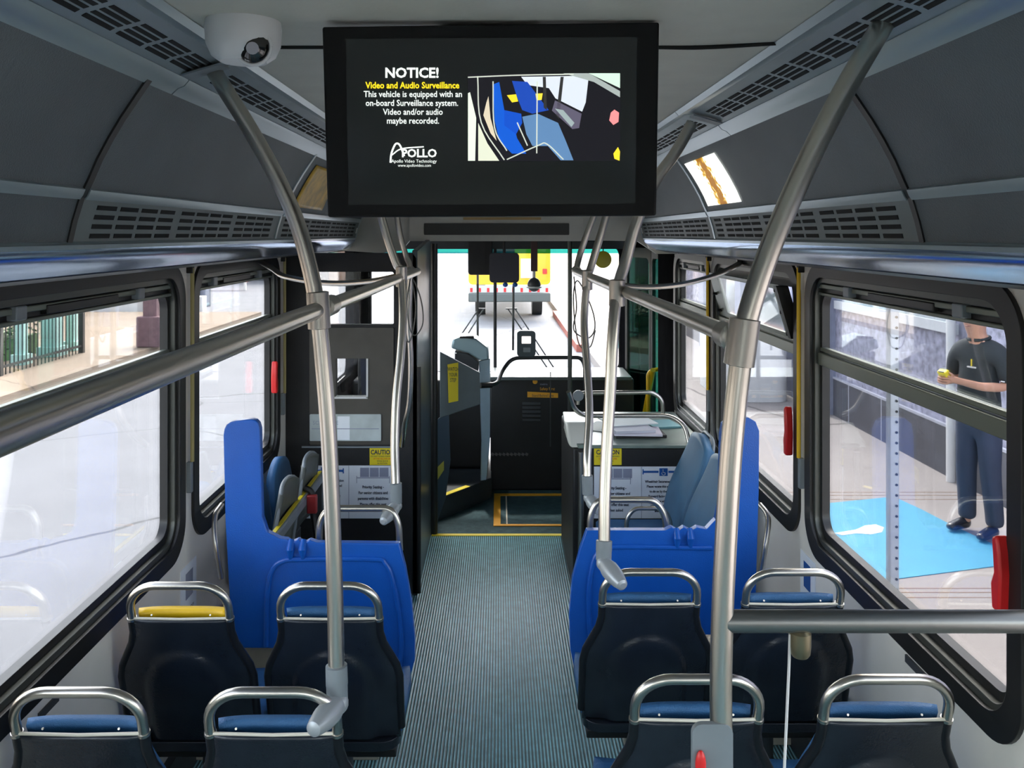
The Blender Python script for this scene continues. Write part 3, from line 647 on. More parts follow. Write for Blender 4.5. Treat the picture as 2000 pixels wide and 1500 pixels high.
for i, (x, y, lab) in enumerate(seats):
    o = s0 if i == 0 else s1 if i == 1 else copy_tree(s1)
    o.location = (x, y, .007); o['label'] = lab

# ------------------------------------------------------------------ blue partitions
def partition(sd, Y, outer, inset, lab, hand, clipx, cy):
    t = thing('blue_partition', lab, 'partition', ((outer[0][0]-VX)*Y/F, Y, P(0, 1320, Y).z))
    MB().plate(outer, [], lambda a, b: P(a, b, Y), (0, .035, 0)).build('panel', BLUE, t, bevel=.012, seg=3)
    q = MB(); q.tube([p+Vector((0, -.001, 0)) for p in curve([P(a, b, Y) for a, b in inset], 6)], .010, 10); q.build('moulded_ridge', BLUE, t)
    for cx in clipx:
        MB().tube([P(cx, cy-14, Y)+Vector((0, .01, .004)), P(cx, cy, Y)+Vector((0, -.012, 0)), P(cx, cy+18, Y)+Vector((0, -.004, 0))], [.011, .016, .008], 12).build('clip_boss', BLUE, t)
    MB().tube(fillet([P(a, b, Y+.10) for a, b in hand], .09, 8), .0135, 14).build('grab_handle', STEEL, t)
    return t
YP1, YP2 = 3.32, 3.42
outL = [(438, 838), (442, 830), (449, 825), (460, 822), (490, 819), (499, 821), (505, 827), (508, 838), (512, 1010), (522, 1040), (545, 1052), (560, 1054), (568, 1060), (582, 1054), (592, 1062), (604, 1055), (618, 1060), (780, 1062), (792, 1110), (804, 1180), (810, 1250), (810, 1290), (800, 1325), (760, 1300), (700, 1268), (455, 1266), (447, 1150), (440, 1020), (436, 850)]
partition(-1, YP1, outL, [(520, 1262), (522, 1170), (530, 1118), (552, 1096), (600, 1092), (730, 1092), (752, 1100), (766, 1130), (780, 1200), (784, 1262), (780, 1300)],
          'bright blue L-shaped plastic partition on the left with tall narrow end', [(622, 1075), (624, 1020), (640, 993), (764, 993), (779, 1022), (781, 1075)], (568, 592), 1072)
outR = [(1146, 1036), (1300, 1036), (1312, 1030), (1325, 1037), (1336, 1030), (1350, 1037), (1362, 1030), (1380, 1034), (1398, 1015), (1405, 980), (1408, 850), (1412, 828), (1425, 817), (1462, 816), (1476, 824), (1483, 842), (1482, 960), (1478, 1100), (1474, 1240), (1200, 1240), (1135, 1300), (1122, 1308), (1114, 1270), (1112, 1200), (1118, 1130), (1134, 1070)]
partition(1, YP2, outR, [(1160, 1280), (1152, 1230), (1150, 1160), (1158, 1100), (1172, 1076), (1200, 1068), (1390, 1070)],
          'dark blue L-shaped plastic partition on the right with tall narrow end', [(1152, 1048), (1153, 1004), (1168, 976), (1280, 976), (1300, 1008), (1302, 1048)], (1322, 1348), 1050)
for sd, Y, xa, xb in ((-1, 3.36, XL, -.47), (1, 3.46, .5, XR)):
    t = thing('partition_base', f'beige base box under the {"left" if sd<0 else "right"} blue partition', 'base', ((xa+xb)/2, Y+.3, 0))
    MB().box(xa+.01*(sd < 0), Y+.03, 0, xb-.01*(sd > 0), Y+.6, P(0, 1272, Y).z).build('base_box', mat('beige_base', (.42, .38, .30), .5, var=.1), t, bevel=.006)

# aisle-facing folding seats beyond the partitions
def fold_seat(x, y, sd, lab, grp):          # seat bottom folded up against the back, grey shell showing
    t = thing('folding_seat', lab, 'seat', (x, y, .45), grp)
    def up(u, v, dx): 
        z = .52+.33*v; w_ = .20*(1-.25*v**4)
        return Vector((x+sd*(.03*v+dx)+0, y+(2*u-1)*w_, z+.06*(1-(2*u-1)**2)*v))
    MB().grid(lambda u, v: up(u, v, 0), 14, 12).build('back_cushion', CUSH, t, solid=.04)
    def fd(u, v): 
        z = .56+.33*v; return Vector((x-sd*(.09+.05*v-.02*(1-abs(2*u-1)**3)), y+(2*u-1)*.19*(1-.18*v**5), z+.035*(1-(2*u-1)**2)*v))
    MB().grid(fd, 14, 12).build('folded_seat_pan', mat('pan_grey', (.10, .11, .10), .4, var=.1), t, solid=.02)
    MB().tube(curve([fd(0, 0), fd(0, .6), fd(.05, .95), fd(.25, 1), fd(.5, 1), fd(.75, 1), fd(.95, .95), fd(1, .6), fd(1, 0)], 4), .009, 10).build('pan_edging', GREYP, t)
    MB().box(x-.02, y-.12, .40, x+.06, y+.12, .52).build('hinge_block', DARKG, t, bevel=.006)
    return t
fold_seat(-1.10, 4.45, -1, 'farther folded-up grey seat along the left wall beyond the partition', 'folding seats on the left wall')
fold_seat(-1.10, 4.00, -1, 'middle folded-up grey seat along the left wall beyond the partition', 'folding seats on the left wall')
t = thing('seat_frame_bar', 'long diagonal-looking grey bar with yellow stripe below folded seats', 'bar', (-.97, 4.1, .42))
MB().box(-.985, 3.45, .72, -.945, 4.72, .77).build('bar', GREYP, t, bevel=.008)
MB().box(-.975, 3.45, .7705, -.958, 4.70, .774).build('yellow_stripe', YLAB, t)
MB().box(-1.0, 3.62, .0, -.95, 3.68, .72).build('support', DARKG, t); MB().box(-1.0, 4.66, .0, -.95, 4.71, .72).build('support', DARKG, t)
t = thing('seat_belt', 'black wheelchair belt with red buckle hanging by the folded seats', 'belt', (-.90, 4.6, .3))
MB().tube(curve([(-.965, 4.30, .80), (-.925, 4.30, .77), (-.92, 4.31, .66), (-.90, 4.30, .5), (-.92, 4.32, .36)], 6), [.016]*25, 8).build('strap', RUBBER, t)
MB().box(-.945, 4.265, .68, -.895, 4.295, .77).build('buckle', mat('dull_red', (.35, .03, .03), .4), t, bevel=.006)
def side_seat(x, y, lab, hwid=.21):
    t = thing('bench_seat', lab, 'seat', (x, y, .0), 'aisle-facing seats on the right wall')
    def bk(u, v): 
        z = .47+.47*v; return Vector((x+.13*v-.018*math.sin(v*5), y+(2*u-1)*hwid*(1-.2*v**5), z+.05*(1-(2*u-1)**2)*v))
    MB().grid(bk, 14, 16).build('back_cushion', mat('pale_blue_upholstery', (.06, .17, .30), .5, bump=.3, bscale=300, var=.12), t, solid=.05)
    MB().tube(curve([bk(0, .1)+Vector((.03, 0, 0)), bk(0, .7)+Vector((.03, 0, 0)), bk(.12, 1)+Vector((.03, 0, 0)), bk(.5, 1)+Vector((.03, 0, 0)), bk(.88, 1)+Vector((.03, 0, 0)), bk(1, .7)+Vector((.03, 0, 0)), bk(1, .1)+Vector((.03, 0, 0))], 4), .008, 10).build('back_piping', GREYP, t)
    MB().plate(rr(x-.40, y-hwid, x+.02, y+hwid, .06), [], lambda a, b: (a, b, .42), (0, 0, .05)).build('seat_cushion', CUSH, t, bevel=.015, seg=3)
    MB().box(x-.30, y-.05, .0, x-.05, y+.05, .42).build('pedestal', DARKG, t, bevel=.004)
side_seat(.93, 4.62, 'farther blue seat along the right wall, its back leaning to the window')
side_seat(.93, 4.16, 'nearer blue seat along the right wall, just beyond the right partition')
t = thing('handrail_arch', 'small dark steel arch handle in front of the right poster', 'handle', P(1265, 1030, 4.4))
MB().tube(fillet([P(1222, 1060, 4.4), P(1224, 1012, 4.4), P(1238, 993, 4.4), P(1298, 993, 4.4), P(1310, 1020, 4.4), P(1312, 1060, 4.4)], .07), .011, 12).build('tube', STEEL, t)
for sd, Y, xs in ((-1, 3.42, (428, 420, 421, 432)), (1, 3.5, (1490, 1500, 1496, 1484))):
    t = thing('wall_seat_arch', f'steel seat frame arc against the {"left" if sd<0 else "right"} wall beside the tall blue end', 'seat frame', P(xs[1], 1130, Y))
    MB().tube(curve([P(xs[0]-sd*6, 985, Y+.1), P(xs[1], 1010, Y+.05), P(xs[2], 1060, Y), P(xs[3], 1130, Y)], 6), .011, 12).build('tube', STEEL, t)

# ------------------------------------------------------------------ driver partition (left)
YD = 4.94; sc = F/YD
dp = thing('driver_partition', 'tall black driver partition with small window, sheet and poster', 'partition', (-.83, YD, 0))
def DP(a, b): return P(a, b, YD)
edge = [(558, 494), (806, 494), (813, 505), (816, 1160), (558, 1160)]
zb = P(0, 1160, YD).z
MB().plate(edge, [rr(616, 531, 769, 634, 4), rr(656, 700, 716, 775, 2)], lambda a, b: (DP(a, b).x, YD, max(.002, DP(a, b).z)), (0, .05, 0)).build('board', BLACK, dp, bevel=.004)
MB().plate(rr(605, 640, 769, 868, 3), [rr(656, 700, 716, 775, 2)], lambda a, b: (DP(a, b).x, YD-.008, DP(a, b).z), (0, .007, 0)).build('smoked_panel', BROWNG, dp)
MB().plate(rr(614, 529, 771, 636, 4), [], lambda a, b: (DP(a, b).x, YD+.02, DP(a, b).z), (0, .004, 0)).build('upper_pane', GLASS, dp)
MB().plate(rr(655, 699, 717, 776, 2), [], lambda a, b: (DP(a, b).x, YD+.02, DP(a, b).z), (0, .004, 0)).build('small_pane', GLASS, dp)
q = MB().box(DP(716, 0).x, YD-.014, DP(0, 777).z, DP(719.5, 0).x, YD-.008, DP(0, 700).z).box(DP(653, 0).x, YD-.014, DP(0, 778).z, DP(719.5, 0).x, YD-.008, DP(0, 774.5).z); q.build('window_bracket', WHITE, dp)
MB().box(DP(590, 0).x, YD-.012, DP(0, 874).z, DP(770, 0).x, YD-.001, DP(0, 871).z).build('ledge_line', GREYP, dp)
# aisle side of the partition
MB().plate([(YD, 0.0), (5.92, 0.0), (5.92, H-.03), (YD, H-.09)], [], lambda u, v: (-.464, u, v), (-.03, 0, 0)).build('side_panel', mat('side_panel_slate', (.06, .085, .095), .3, var=.2), dp, bevel=.004)
MB().tube([(-.455, YD-.01, .02), (-.455, YD-.01, 1.3)], .012, 10).build('corner_post', RUBBER, dp)
# schedule sheet, caution label, posters
q = thing('schedule_sheet', 'pale see-through sheet holder on the driver partition below the small window', 'sheet', DP(675, 860))
MB().plate(rr(606, 808, 745, 860, 2), [], lambda a, b: (DP(a, b).x, YD-.016, DP(a, b).z), (0, .006, 0)).build('sheet', mat('pale_sheet', (.50, .56, .56), .25, var=.15, vscale=9), q)
MB().box(DP(610, 0).x, YD-.018, DP(0, 837).z, DP(741, 0).x, YD-.0165, DP(0, 835.5).z).build('fold_line', INKG, q)
text('SCHEDULE', .030, lambda u, v: (DP(612, 0).x+u, YD-.0175, DP(0, 828).z+v), 'heading', INKG, q, 'LEFT')
MB().box(DP(660, 0).x, YD-.0172, DP(0, 858).z, DP(684, 0).x, YD-.0165, DP(0, 812).z).build('leaflet', SHEET, q)
def label_yellow(px0, px1, py0, py1, Y, host, head):
    z = lambda y: P(0, y, Y).z; x = lambda a: P(a, 0, Y).x
    t = thing('caution_label', host, 'sticker', (x((px0+px1)/2), Y-.003, z(py1)), 'yellow caution stickers')
    t = MB().box(x(px0), Y-.003, z(py1), x(px1), Y-.001, z(py0)).build('sticker', YLAB, t)
    text(head, .036, lambda u, v: (x((px0+px1)/2)+u, Y-.004, z(py0+12)+v), 'heading', INK, t, sx=.82, bold=.001)
    for k in range(4):
        c = INK if k != 1 else RED
        text(['DO NOT STAND FORWARD', 'OF THE YELLOW LINE', 'WHILE BUS IS', 'IN MOTION'][k], .013, lambda u, v: (x((px0+px1)/2)+u, Y-.004, z(py0+17.5+k*4.6)+v), 'caution_line', c, t, sx=.8)
label_yellow(722, 772, 875, 908, YD, 'yellow caution sticker on the black driver partition', 'CAUTION')
def poster(px0, px1, py0, py1, Y, host, cols):
    z = lambda y: P(0, y, Y).z; x = lambda a: P(a, 0, Y).x
    t = thing('poster', host, 'poster', (x((px0+px1)/2), Y-.004, z(py1)), 'two-part seating posters')
    sh = MB().box(x(px0), Y-.005, z(py1), x(px1), Y-.001, z(py0)).build('sheet', SHEET, t)
    root = t; t = sh
    mid = (px0+px1)/2
    MB().box(x(mid-.4), Y-.0065, z(py1), x(mid+.4), Y-.0055, z(py0)).build('divider', INKG, t)
    for kind, a, b in cols:
        c = (a+b)/2; wd = (b-a)
        if kind == 'chair':
            MB().box(x(a+wd*.10), Y-.0065, z(py0+12), x(a+wd*.40), Y-.0055, z(py0+8)).box(x(b-wd*.40), Y-.0065, z(py0+12), x(b-wd*.12), Y-.0055, z(py0+8)).box(x(c-8), Y-.0066, z(py0+18), x(c+8), Y-.0055, z(py0+3)).box(x(a+wd*.08), Y-.0066, z(py0+15), x(a+wd*.08+2), Y-.0055, z(py0+5)).box(x(b-wd*.1-2), Y-.0066, z(py0+15), x(b-wd*.1), Y-.0055, z(py0+5)).build('blue_belt_symbol', INKB, t)
            q = MB(); cc = Vector((x(c), Y-.0072, z(py0+11.5)))
            q.tube([cc+Vector((.010*math.cos(R(g)), 0, -.004+.010*math.sin(R(g)))) for g in range(150, 381, 15)], .0016, 6)
            q.tube([cc+Vector(v) for v in ((-.003, 0, .012), (-.002, 0, .001), (.007, 0, .001), (.011, 0, -.010))], .0018, 6); q.ball(cc+Vector((-.003, 0, .016)), .003)
            q.build('wheelchair_symbol', WHITE, t)
            head = ['Wheelchair Securement Location', 'Please vacate this seat if asked', 'to do so by the operator', 'Forward facing securement', 'for the wheelchair', 'Use the belts provided', 'and ask for help']
        else:
            q = MB()
            for kk in range(3): q.box(x(a+wd*.22)+kk*.055, Y-.0065, z(py0+22), x(a+wd*.22)+kk*.055+.050, Y-.0055, z(py0+4))
            q.build('seat_symbol', INKG, t)
            MB().box(x(a+wd*.14), Y-.0065, z(py0+24.5), x(b-wd*.14), Y-.0055, z(py0+23)).box(x(a+wd*.14), Y-.0065, z(py0+34), x(a+wd*.14+1), Y-.0055, z(py0+20)).box(x(b-wd*.14-1), Y-.0065, z(py0+34), x(b-wd*.14), Y-.0055, z(py0+20)).build('seat_bracket_symbol', INKG, t)
            head = ['Priority Seating -', 'For senior citizens and', 'persons with disabilities', 'Please offer this seat', 'when asked']
        n_ = len(head); st = py0+31 if kind == 'chair' else py0+44
        for i_, s_ in enumerate(head):
            text(s_, .022 if kind != 'chair' else .019, lambda u, v: (x(c)+u, Y-.0068, z(st+i_*(py1-st-3)/n_)+v), 'poster_line', INK, t, sx=.82, bold=.0006)
    return sh
P1 = poster(588, 775, 909, 1012, YD, 'white two-part wheelchair and priority seating poster on driver partition', [('chair', 590, 681), ('pri', 684, 774)])
MB().box(P(591, 0, YD).x, YD-.0078, P(0, 920, YD).z, P(609, 0, YD).x, YD-.0067, P(0, 915, YD).z).build('yellow_mark', YLAB, P1)

# pole at the end of the partition, driver's gate, fare machine
t = thing('gate_post', 'thick black vertical post beside the driver gate', 'post', (-.43, 5.96, 0)); MB().tube([P(848, 476, 5.96), (P(848, 0, 5.96).x, 5.96, .0)], .024, 14).build('post', RUBBER, t)
g = thing('driver_gate', 'slanting grey half gate of the driver seat with yellow sticker', 'gate', P(900, 815, 6.0))
gp = MB().pp([(859, 687), (937, 728), (938, 790), (859, 817)], 6.02, .03).build('gate_panel', mat('gate_grey', (.11, .14, .15), .45, var=.1), g, bevel=.005)
MB().pp([(874, 712), (895, 708), (895, 783), (876, 787)], 6.013, .003).build('sticker', YLAB, gp)
text('WATCH\nYOUR\nSTEP', .038, lambda u, v: (P(885, 0, 6.0).x+u, 6.010, P(0, 725, 6.0).z+v), 'sticker_text', INK, gp, sx=.55)
MB().pp([(858, 655), (888, 650), (892, 690), (860, 686)], 6.1, .006).build('clear_guard', GLASS, g)
t = thing('driver_platform', 'raised dark platform under the driver with a yellow edge', 'platform', (-.7, 6.7, 0))
A, B = G(850, 1020), G(960, 972)
pl = [(XL+.01, A.y), (A.x, A.y), (B.x, B.y), (B.x, YF-.02), (XL+.01, YF-.02)]
MB().plate(pl, [], lambda u, v: (u, v, 0), (0, 0, .156)).build('platform_body', mat('platform_dark', (.045, .055, .062), .45, var=.2), t, bevel=.006)
A2, B2 = G(850, 977, .156), G(920, 951, .156)
dv = (B2-A2); nn = Vector((-dv.y, dv.x, 0)).normalized()*.045
MB().plate([(0, 0), (1, 0), (1, 1), (0, 1)], [], lambda u, v: A2+dv*u+nn*(v+.15)+Vector((0, 0, .001)), (0, 0, .003)).build('yellow_edge', YLAB, t)
t = thing('lower_gate', 'dark blue lower gate panel with a slanting yellow mark by the gate post', 'gate', (-.44, 6.13, 0))
MB().pp([(852, 822), (876, 800), (880, 900), (870, 975), (852, 1026)], 6.13, .02).build('panel', mat('kick_slate', (.035, .06, .085), .35), t)
MB().pp([(849, 918), (867, 900), (867, 918), (849, 946)], 6.122, .004).build('yellow_mark', mat('dull_yellow', (.45, .42, .06), .5), t)
ds = thing('driving_chair', 'dark driver seat on its pedestal behind the gate', 'seat', (-.75, 6.3, .156))
MB().box(-.95, 6.45, .156, -.6, 6.8, .48).build('pedestal', DARKG, ds, bevel=.02)
MB().plate(rr(-1.02, 6.35, -.52, 6.85, .08), [], lambda u, v: (u, v, .48), (0, 0, .12)).build('seat_cushion', BLACK, ds, bevel=.02, seg=3)
MB().plate(rr(-1.02, .58, -.52, 1.25, .12), [], lambda u, v: (u, 6.28+(.9-v)*.0, v), (0, .12, 0)).build('backrest', BLACK, ds, bevel=.03, seg=3)
fb = thing('fare_machine', 'steel fare machine with slanting top on a column by the driver', 'fare machine', (P(935, 0, 6.6).x, 6.6, .156))
MB().pp([(935, 705), (957, 700), (957, 860), (950, 938), (938, 940), (940, 860)], 6.62, .16).build('column', mat('farebox_steel', (.34, .44, .52), .3, .5, var=.1), fb, bevel=.006)
q = MB().plate([(6.45, 1.30), (6.45, 1.10), (6.80, 1.05), (6.80, 1.24), (6.70, 1.33), (6.55, 1.34)], [], lambda u, v: (P(885, 0, 6.6).x, u, v), (P(956, 0, 6.6).x-P(885, 0, 6.6).x, 0, 0)); 
MB().pp([(881, 680), (884, 664), (905, 656), (930, 662), (953, 680), (955, 702), (936, 704), (915, 690), (893, 684)], 6.55, .25).build('top_housing', mat('farebox_top', (.30, .42, .46), .3, .2), fb, bevel=.012)
MB().pp([(888, 686), (915, 692), (934, 706), (934, 728), (888, 712)], 6.56, .20).build('coin_box', DARKG, fb, bevel=.006)
MB().pp([(898, 658), (925, 657), (926, 661), (898, 661)], 6.5, .05).build('coin_slot', SLOT, fb)

# dashboard and front panel
db = thing('front_console', 'black front console below the windscreen with orange sticker', 'panel', (.1, 7.0, 0))
YQ = 6.98
MB().box(P(958, 0, YQ).x, YQ, 0, XR-.12, YF-.04, P(0, 740, YQ).z).build('panel_body', BLACK, db, bevel=.01)
MB().box(P(958, 0, YQ).x, YQ-.03, P(0, 742, YQ).z, XR-.14, YF-.05, P(0, 735, YQ).z).build('top_ledge', mat('ledge_grey', (.10, .12, .12), .3), db, bevel=.006)
MB().pp([(1030, 765), (1090, 768), (1090, 777), (1030, 776)], YQ-.006, .005).build('orange_sticker', ORNG, db)
text('Stand Behind Line', .030, lambda u, v: (P(1060, 0, YQ).x+u, YQ-.009, P(0, 774.5, YQ).z+v), 'sticker_text', INK, db, sx=.8)
MB().lathe([(.020, 0), (.020, .004)], P(1045, 745, YQ)+Vector((0, -.001, 0)), (0, -1, 0), 20).build('round_sticker', ORNG, db)
text('Safety First', .034, lambda u, v: (P(1069, 0, YQ).x+u, YQ-.005, P(0, 762, YQ).z+v), 'heading', ORNG, db, sx=.8)
text('metro', .024, lambda u, v: (P(1062, 0, YQ).x+u, YQ-.005, P(0, 752, YQ).z+v), 'small_word', INKG, db)
q = MB()
for i in range(5): q.box(P(1020, 0, YQ).x, YQ-.014, P(0, 790+i*8, YQ).z, P(1056, 0, YQ).x, YQ-.001, P(0, 785+i*8, YQ).z)
q.build('speaker_grille', DARKG, db, bevel=.003)
q = MB()
for i in range(10): q.obox(P(962+i*7.4, 887, YQ)+Vector((0, -.006, 0)), .022, .01, .02, (0, R(30), 0))
q.build('grab_grip', mat('grip_grey', (.16, .15, .15), .5), db)
MB().box(P(1074, 0, YQ).x, YQ-.008, .35, P(1076, 0, YQ).x, YQ-.001, .95).build('seam', DARKG, db)
t = thing('dashboard', 'dark dashboard in front of the driver', 'dashboard', (-.65, 7.2, .156))
MB().box(XL+.02, 7.02, .156, P(956, 0, YQ).x-.01, YF-.04, P(0, 735, 7.2).z).build('dashboard_body', BLACK, t, bevel=.03, seg=3)
# black curved grab rail with validator screen
t = thing('entrance_rail', 'dark curved grab rail beside the entrance carrying the card reader', 'handrail', P(960, 750, 6.7))
MB().tube(fillet([P(958, 752, 6.6), P(972, 748, 6.65), P(982, 722, 6.8), P(1000, 699, 6.85), P(1060, 698, 6.85), P(1134, 698, 6.85), P(1142, 712, 6.85), P(1143, 760, 6.85)], .10), .016, 14).build('rail', mat('rail_black', (.03, .035, .04), .3, .3), t)
MB().tube([P(938, 753, 6.55), P(960, 752, 6.6)], .022, 12).build('rail_socket', RUBBER, t)
t = thing('card_reader', 'dark rounded card reader with a small lit screen on the curved rail', 'card reader', P(1027, 700, 6.75))
MB().plate(rr(1010, 646, 1046, 697, [7]*4), [], lambda a, b: P(a, b, 6.78), (0, .05, 0)).build('casing', mat('reader_dark', (.04, .06, .07), .35), t, bevel=.01, seg=3)
MB().plate(rr(1019, 657, 1037, 671, 1), [], lambda a, b: P(a, b, 6.775), (0, .003, 0)).build('screen', em('reader_screen', (.95, .85, .80), .8), t)
MB().plate(rr(1022, 679, 1036, 688, 1), [], lambda a, b: P(a, b, 6.776), (0, .003, 0)).build('reader_pad', GREYP, t)
t = thing('front_pole', 'thin dark vertical pole beside the entrance, floor to ceiling', 'pole', P(1113, 957, 6.6)); MB().tube([P(1113, 468, 6.6), (P(1113, 0, 6.6).x, 6.6, 0)], .0165, 12).build('pole', mat('pole_dark', (.10, .11, .10), .35, .6), t)
# blinds, mirror, fan
t = thing('sun_blind', 'black folded sun blind hanging in the windscreen', 'blind', P(960, 555, 7.3))
MB().plate([(914, 466), (962, 466), (962, 534), (958, 537), (918, 537), (914, 533)], [], lambda a, b: P(a, b, 7.35), (0, .03, 0)).build('blind', BLACK, t, bevel=.01)
t = thing('rear_mirror', 'large dark rounded rear-view mirror hanging at the windscreen', 'mirror', P(985, 560, 7.2))
MB().plate(rr(956, 494, 1014, 552, [7]*4), [], lambda a, b: P(a, b, 7.2), (0, .04, 0)).build('mirror_back', mat('mirror_dark', (.03, .03, .045), .4), t, bevel=.012, seg=3)
q = MB().ball(P(987, 556, 7.2), .022, .02, .02).ball(P(1006, 556, 7.2), .022, .02, .02); q.build('mirror_knobs', INKB, t)
MB().tube([P(985, 470, 7.22), P(985, 500, 7.22)], .012, 8).build('mirror_arm', BLACK, t)
t = thing('dash_fan', 'small round dark fan on a brown stalk at the windscreen top', 'fan', P(1043, 570, 7.2))
MB().box(P(1037, 0, 7.2).x, 7.2, P(0, 530, 7.2).z, P(1050, 0, 7.2).x, 7.23, H-.03).build('stalk', mat('stalk_brown', (.07, .03, .03), .5), t, bevel=.004)
MB().tube([P(1043, 530, 7.21), P(1043, 545, 7.21)], .012, 8).build('neck', WHITE, t)
MB().ball(P(1043, 556, 7.2), .055, .05, .06).build('fan_head', DARKG, t)
MB().tube([P(1043, 558, 7.2)+Vector((.056*math.cos(R(a)), .05*math.sin(R(a)), -.012)) for a in range(180, 361, 15)], .008, 8).build('fan_band', WHITE, t)
t = thing('yellow_disc', 'flat yellow disc hanging near the top right of the windscreen', 'disc', P(1178, 525, 6.3))
MB().lathe([(.055, 0), (.062, .004), (.062, .010), (.055, .014)], P(1178, 507, 6.3), (0, 1, 0), 28).build('disc', mat('olive_yellow', (.50, .45, .03), .4), t)
MB().tube([P(1178, 492, 6.31), P(1178, 462, 6.31)], .004, 6).build('hanger', RUBBER, t)
# wipers outside
for lab, bl, arms in (('left windscreen wiper with twin arms and vertical blade', [(933, 535), (933, 668)], [[(935, 603), (900, 655)], [(945, 603), (912, 655)], [(931, 603), (948, 603)]]),
                      ('right windscreen wiper with twin arms and vertical blade', [(1003, 555), (1002, 684)], [[(992, 603), (1075, 728)], [(1006, 603), (1088, 728)], [(988, 603), (1010, 603)]])):
    t = thing('wiper', lab, 'wiper', P(*arms[0][1], YF+.12), 'windscreen wipers')
    MB().tube([P(*bl[0], YF+.11), P(*bl[1], YF+.11)], .010, 8).build('blade', RUBBER, t)
    MB().lathe([(.025, -.048), (.025, .03)], P(arms[0][1][0], 742, YF+.13), (0, 1, 0), 14).build('wiper_pivot', RUBBER, t)
    MB().tube([P(*arms[0][1], YF+.13), P(arms[0][1][0], 742, YF+.13)], .008, 8).build('wiper_arm', DARKG, t)
    for a in arms: MB().tube([P(*a[0], YF+.13), P(*a[1], YF+.13)], .006, 8).build('wiper_arm', DARKG, t)

# ------------------------------------------------------------------ wheelhouse box (right) with papers
YB = 4.96; zt = P(0, 871, YB).z
wb = thing('wheelhouse_box', 'black box over the right front wheel with pale top', 'box', (.76, 5.4, 0))
xl, xr = P(1112, 0, YB).x, P(1362, 0, YB).x
MB().box(xl+.02, YB, 0, XR-.01, 5.88, zt-.012).build('box_body', BLACK, wb, bevel=.012)
MB().plate([(xl-.0, YB+.26), (xl+.05, YB-.015), (XR-.02, YB-.015), (XR-.02, 5.88), (xl+.03, 5.88)], [], lambda u, v: (u, v, zt-.012), (0, 0, .02)).build('top_board', mat('box_top', (.17, .22, .19), .4, var=.15), wb, bevel=.005)
MB().plate([(YB-.01, zt-.01), (YB+.20, zt+.09), (YB+.34, zt+.075), (YB+.42, zt+.008)], [], lambda u, v: (xl-.005, u, v), (.14, 0, 0)).build('sunlit_part', mat('sunlit_cream', (.80, .80, .72), .4), wb, bevel=.02, seg=3)  # sunlit left part of the box top, brightness put into the colour
MB().tube([(xl+.065, YB-.01, .02), (xl+.065, YB-.01, zt-.03)], .018, 12).build('corner_tube', STEEL, wb)
for pts in ([(1110, 765), (1122, 800), (1140, 812), (1310, 812), (1338, 830), (1347, 872)],):
    MB().tube(fillet([P(*pts[0], 5.0), P(*pts[1], 5.05), P(*pts[2], 5.1), P(*pts[3], 5.1), P(*pts[4], 5.05), P(*pts[5], 5.0)], .08), .0135, 12).build('top_rail', STEEL, wb)
t = thing('entry_rail', 'second steel arch rail beyond the papers, near the entrance', 'handrail', P(1220, 800, 5.8))
MB().tube(fillet([P(1128, 790, 5.8), P(1130, 768, 5.8), P(1275, 766, 5.8), P(1293, 780, 5.8), P(1297, 826, 5.8)], .10), .0145, 12).build('rail', STEEL, t)
MB().lathe([(.03, 0), (.036, .01), (.036, .02)], P(1129, 772, 5.75), (0, -1, 0), 20).build('round_knob', GREYP, t)
label_yellow(1160, 1214, 875, 908, YB, 'yellow caution sticker on the black wheelhouse box', 'CAUTION')
poster(1160, 1345, 911, 1012, YB, 'white two-part poster on the wheelhouse box, wheelchair symbol at its right', [('pri', 1161, 1243), ('chair', 1247, 1344)])
def sheetpile(x, y, z, w_, d_, h, rot, m, name, lab, cat):
    t = thing(name, lab, cat, (x, y, z)); 
    c, s_ = math.cos(rot), math.sin(rot)
    def fn(u, v): return (x+c*u-s_*v, y+s_*u+c*v, z)
    MB().plate([(-w_/2, -d_/2), (w_/2, -d_/2), (w_/2, d_/2), (-w_/2, d_/2)], [], fn, (0, 0, h)).build('sheets', m, t)
    return t
zz = zt+.009
PINK = mat('paper_lilac', (.66, .63, .72), .6); PAP = mat('paper_white', (.80, .85, .84), .6)
t = sheetpile(.83, 5.22, zz, .30, .22, .016, .05, BLACK, 'binder', 'dark binder lying at the bottom of the papers on the box', 'binder')
sheetpile(.82, 5.19, zz+.017, .28, .21, .012, -.06, PINK, 'paper_stack', 'lilac paper stack on the dark binder', 'papers')
sheetpile(.79, 5.20, zz+.030, .24, .19, .014, .12, mat('paper_grey_blue', (.55, .56, .64), .6), 'paper_stack', 'grey-blue paper stack in the middle of the pile', 'papers')  # middle stack in plain grey-blue paper colour
sheetpile(.79, 5.36, zz+.046, .30, .24, .006, .25, PAP, 'paper_stack', 'white loose sheets on top of the paper pile', 'papers')
sheetpile(.66, 5.40, zz, .22, .26, .004, -.5, PAP, 'paper_stack', 'white sheet lying left of the pile on the box', 'papers')
sheetpile(1.02, 5.46, zz, .18, .20, .012, .2, mat('paper_teal', (.20, .42, .45), .5), 'leaflet', 'teal leaflet right of the paper pile', 'leaflet')
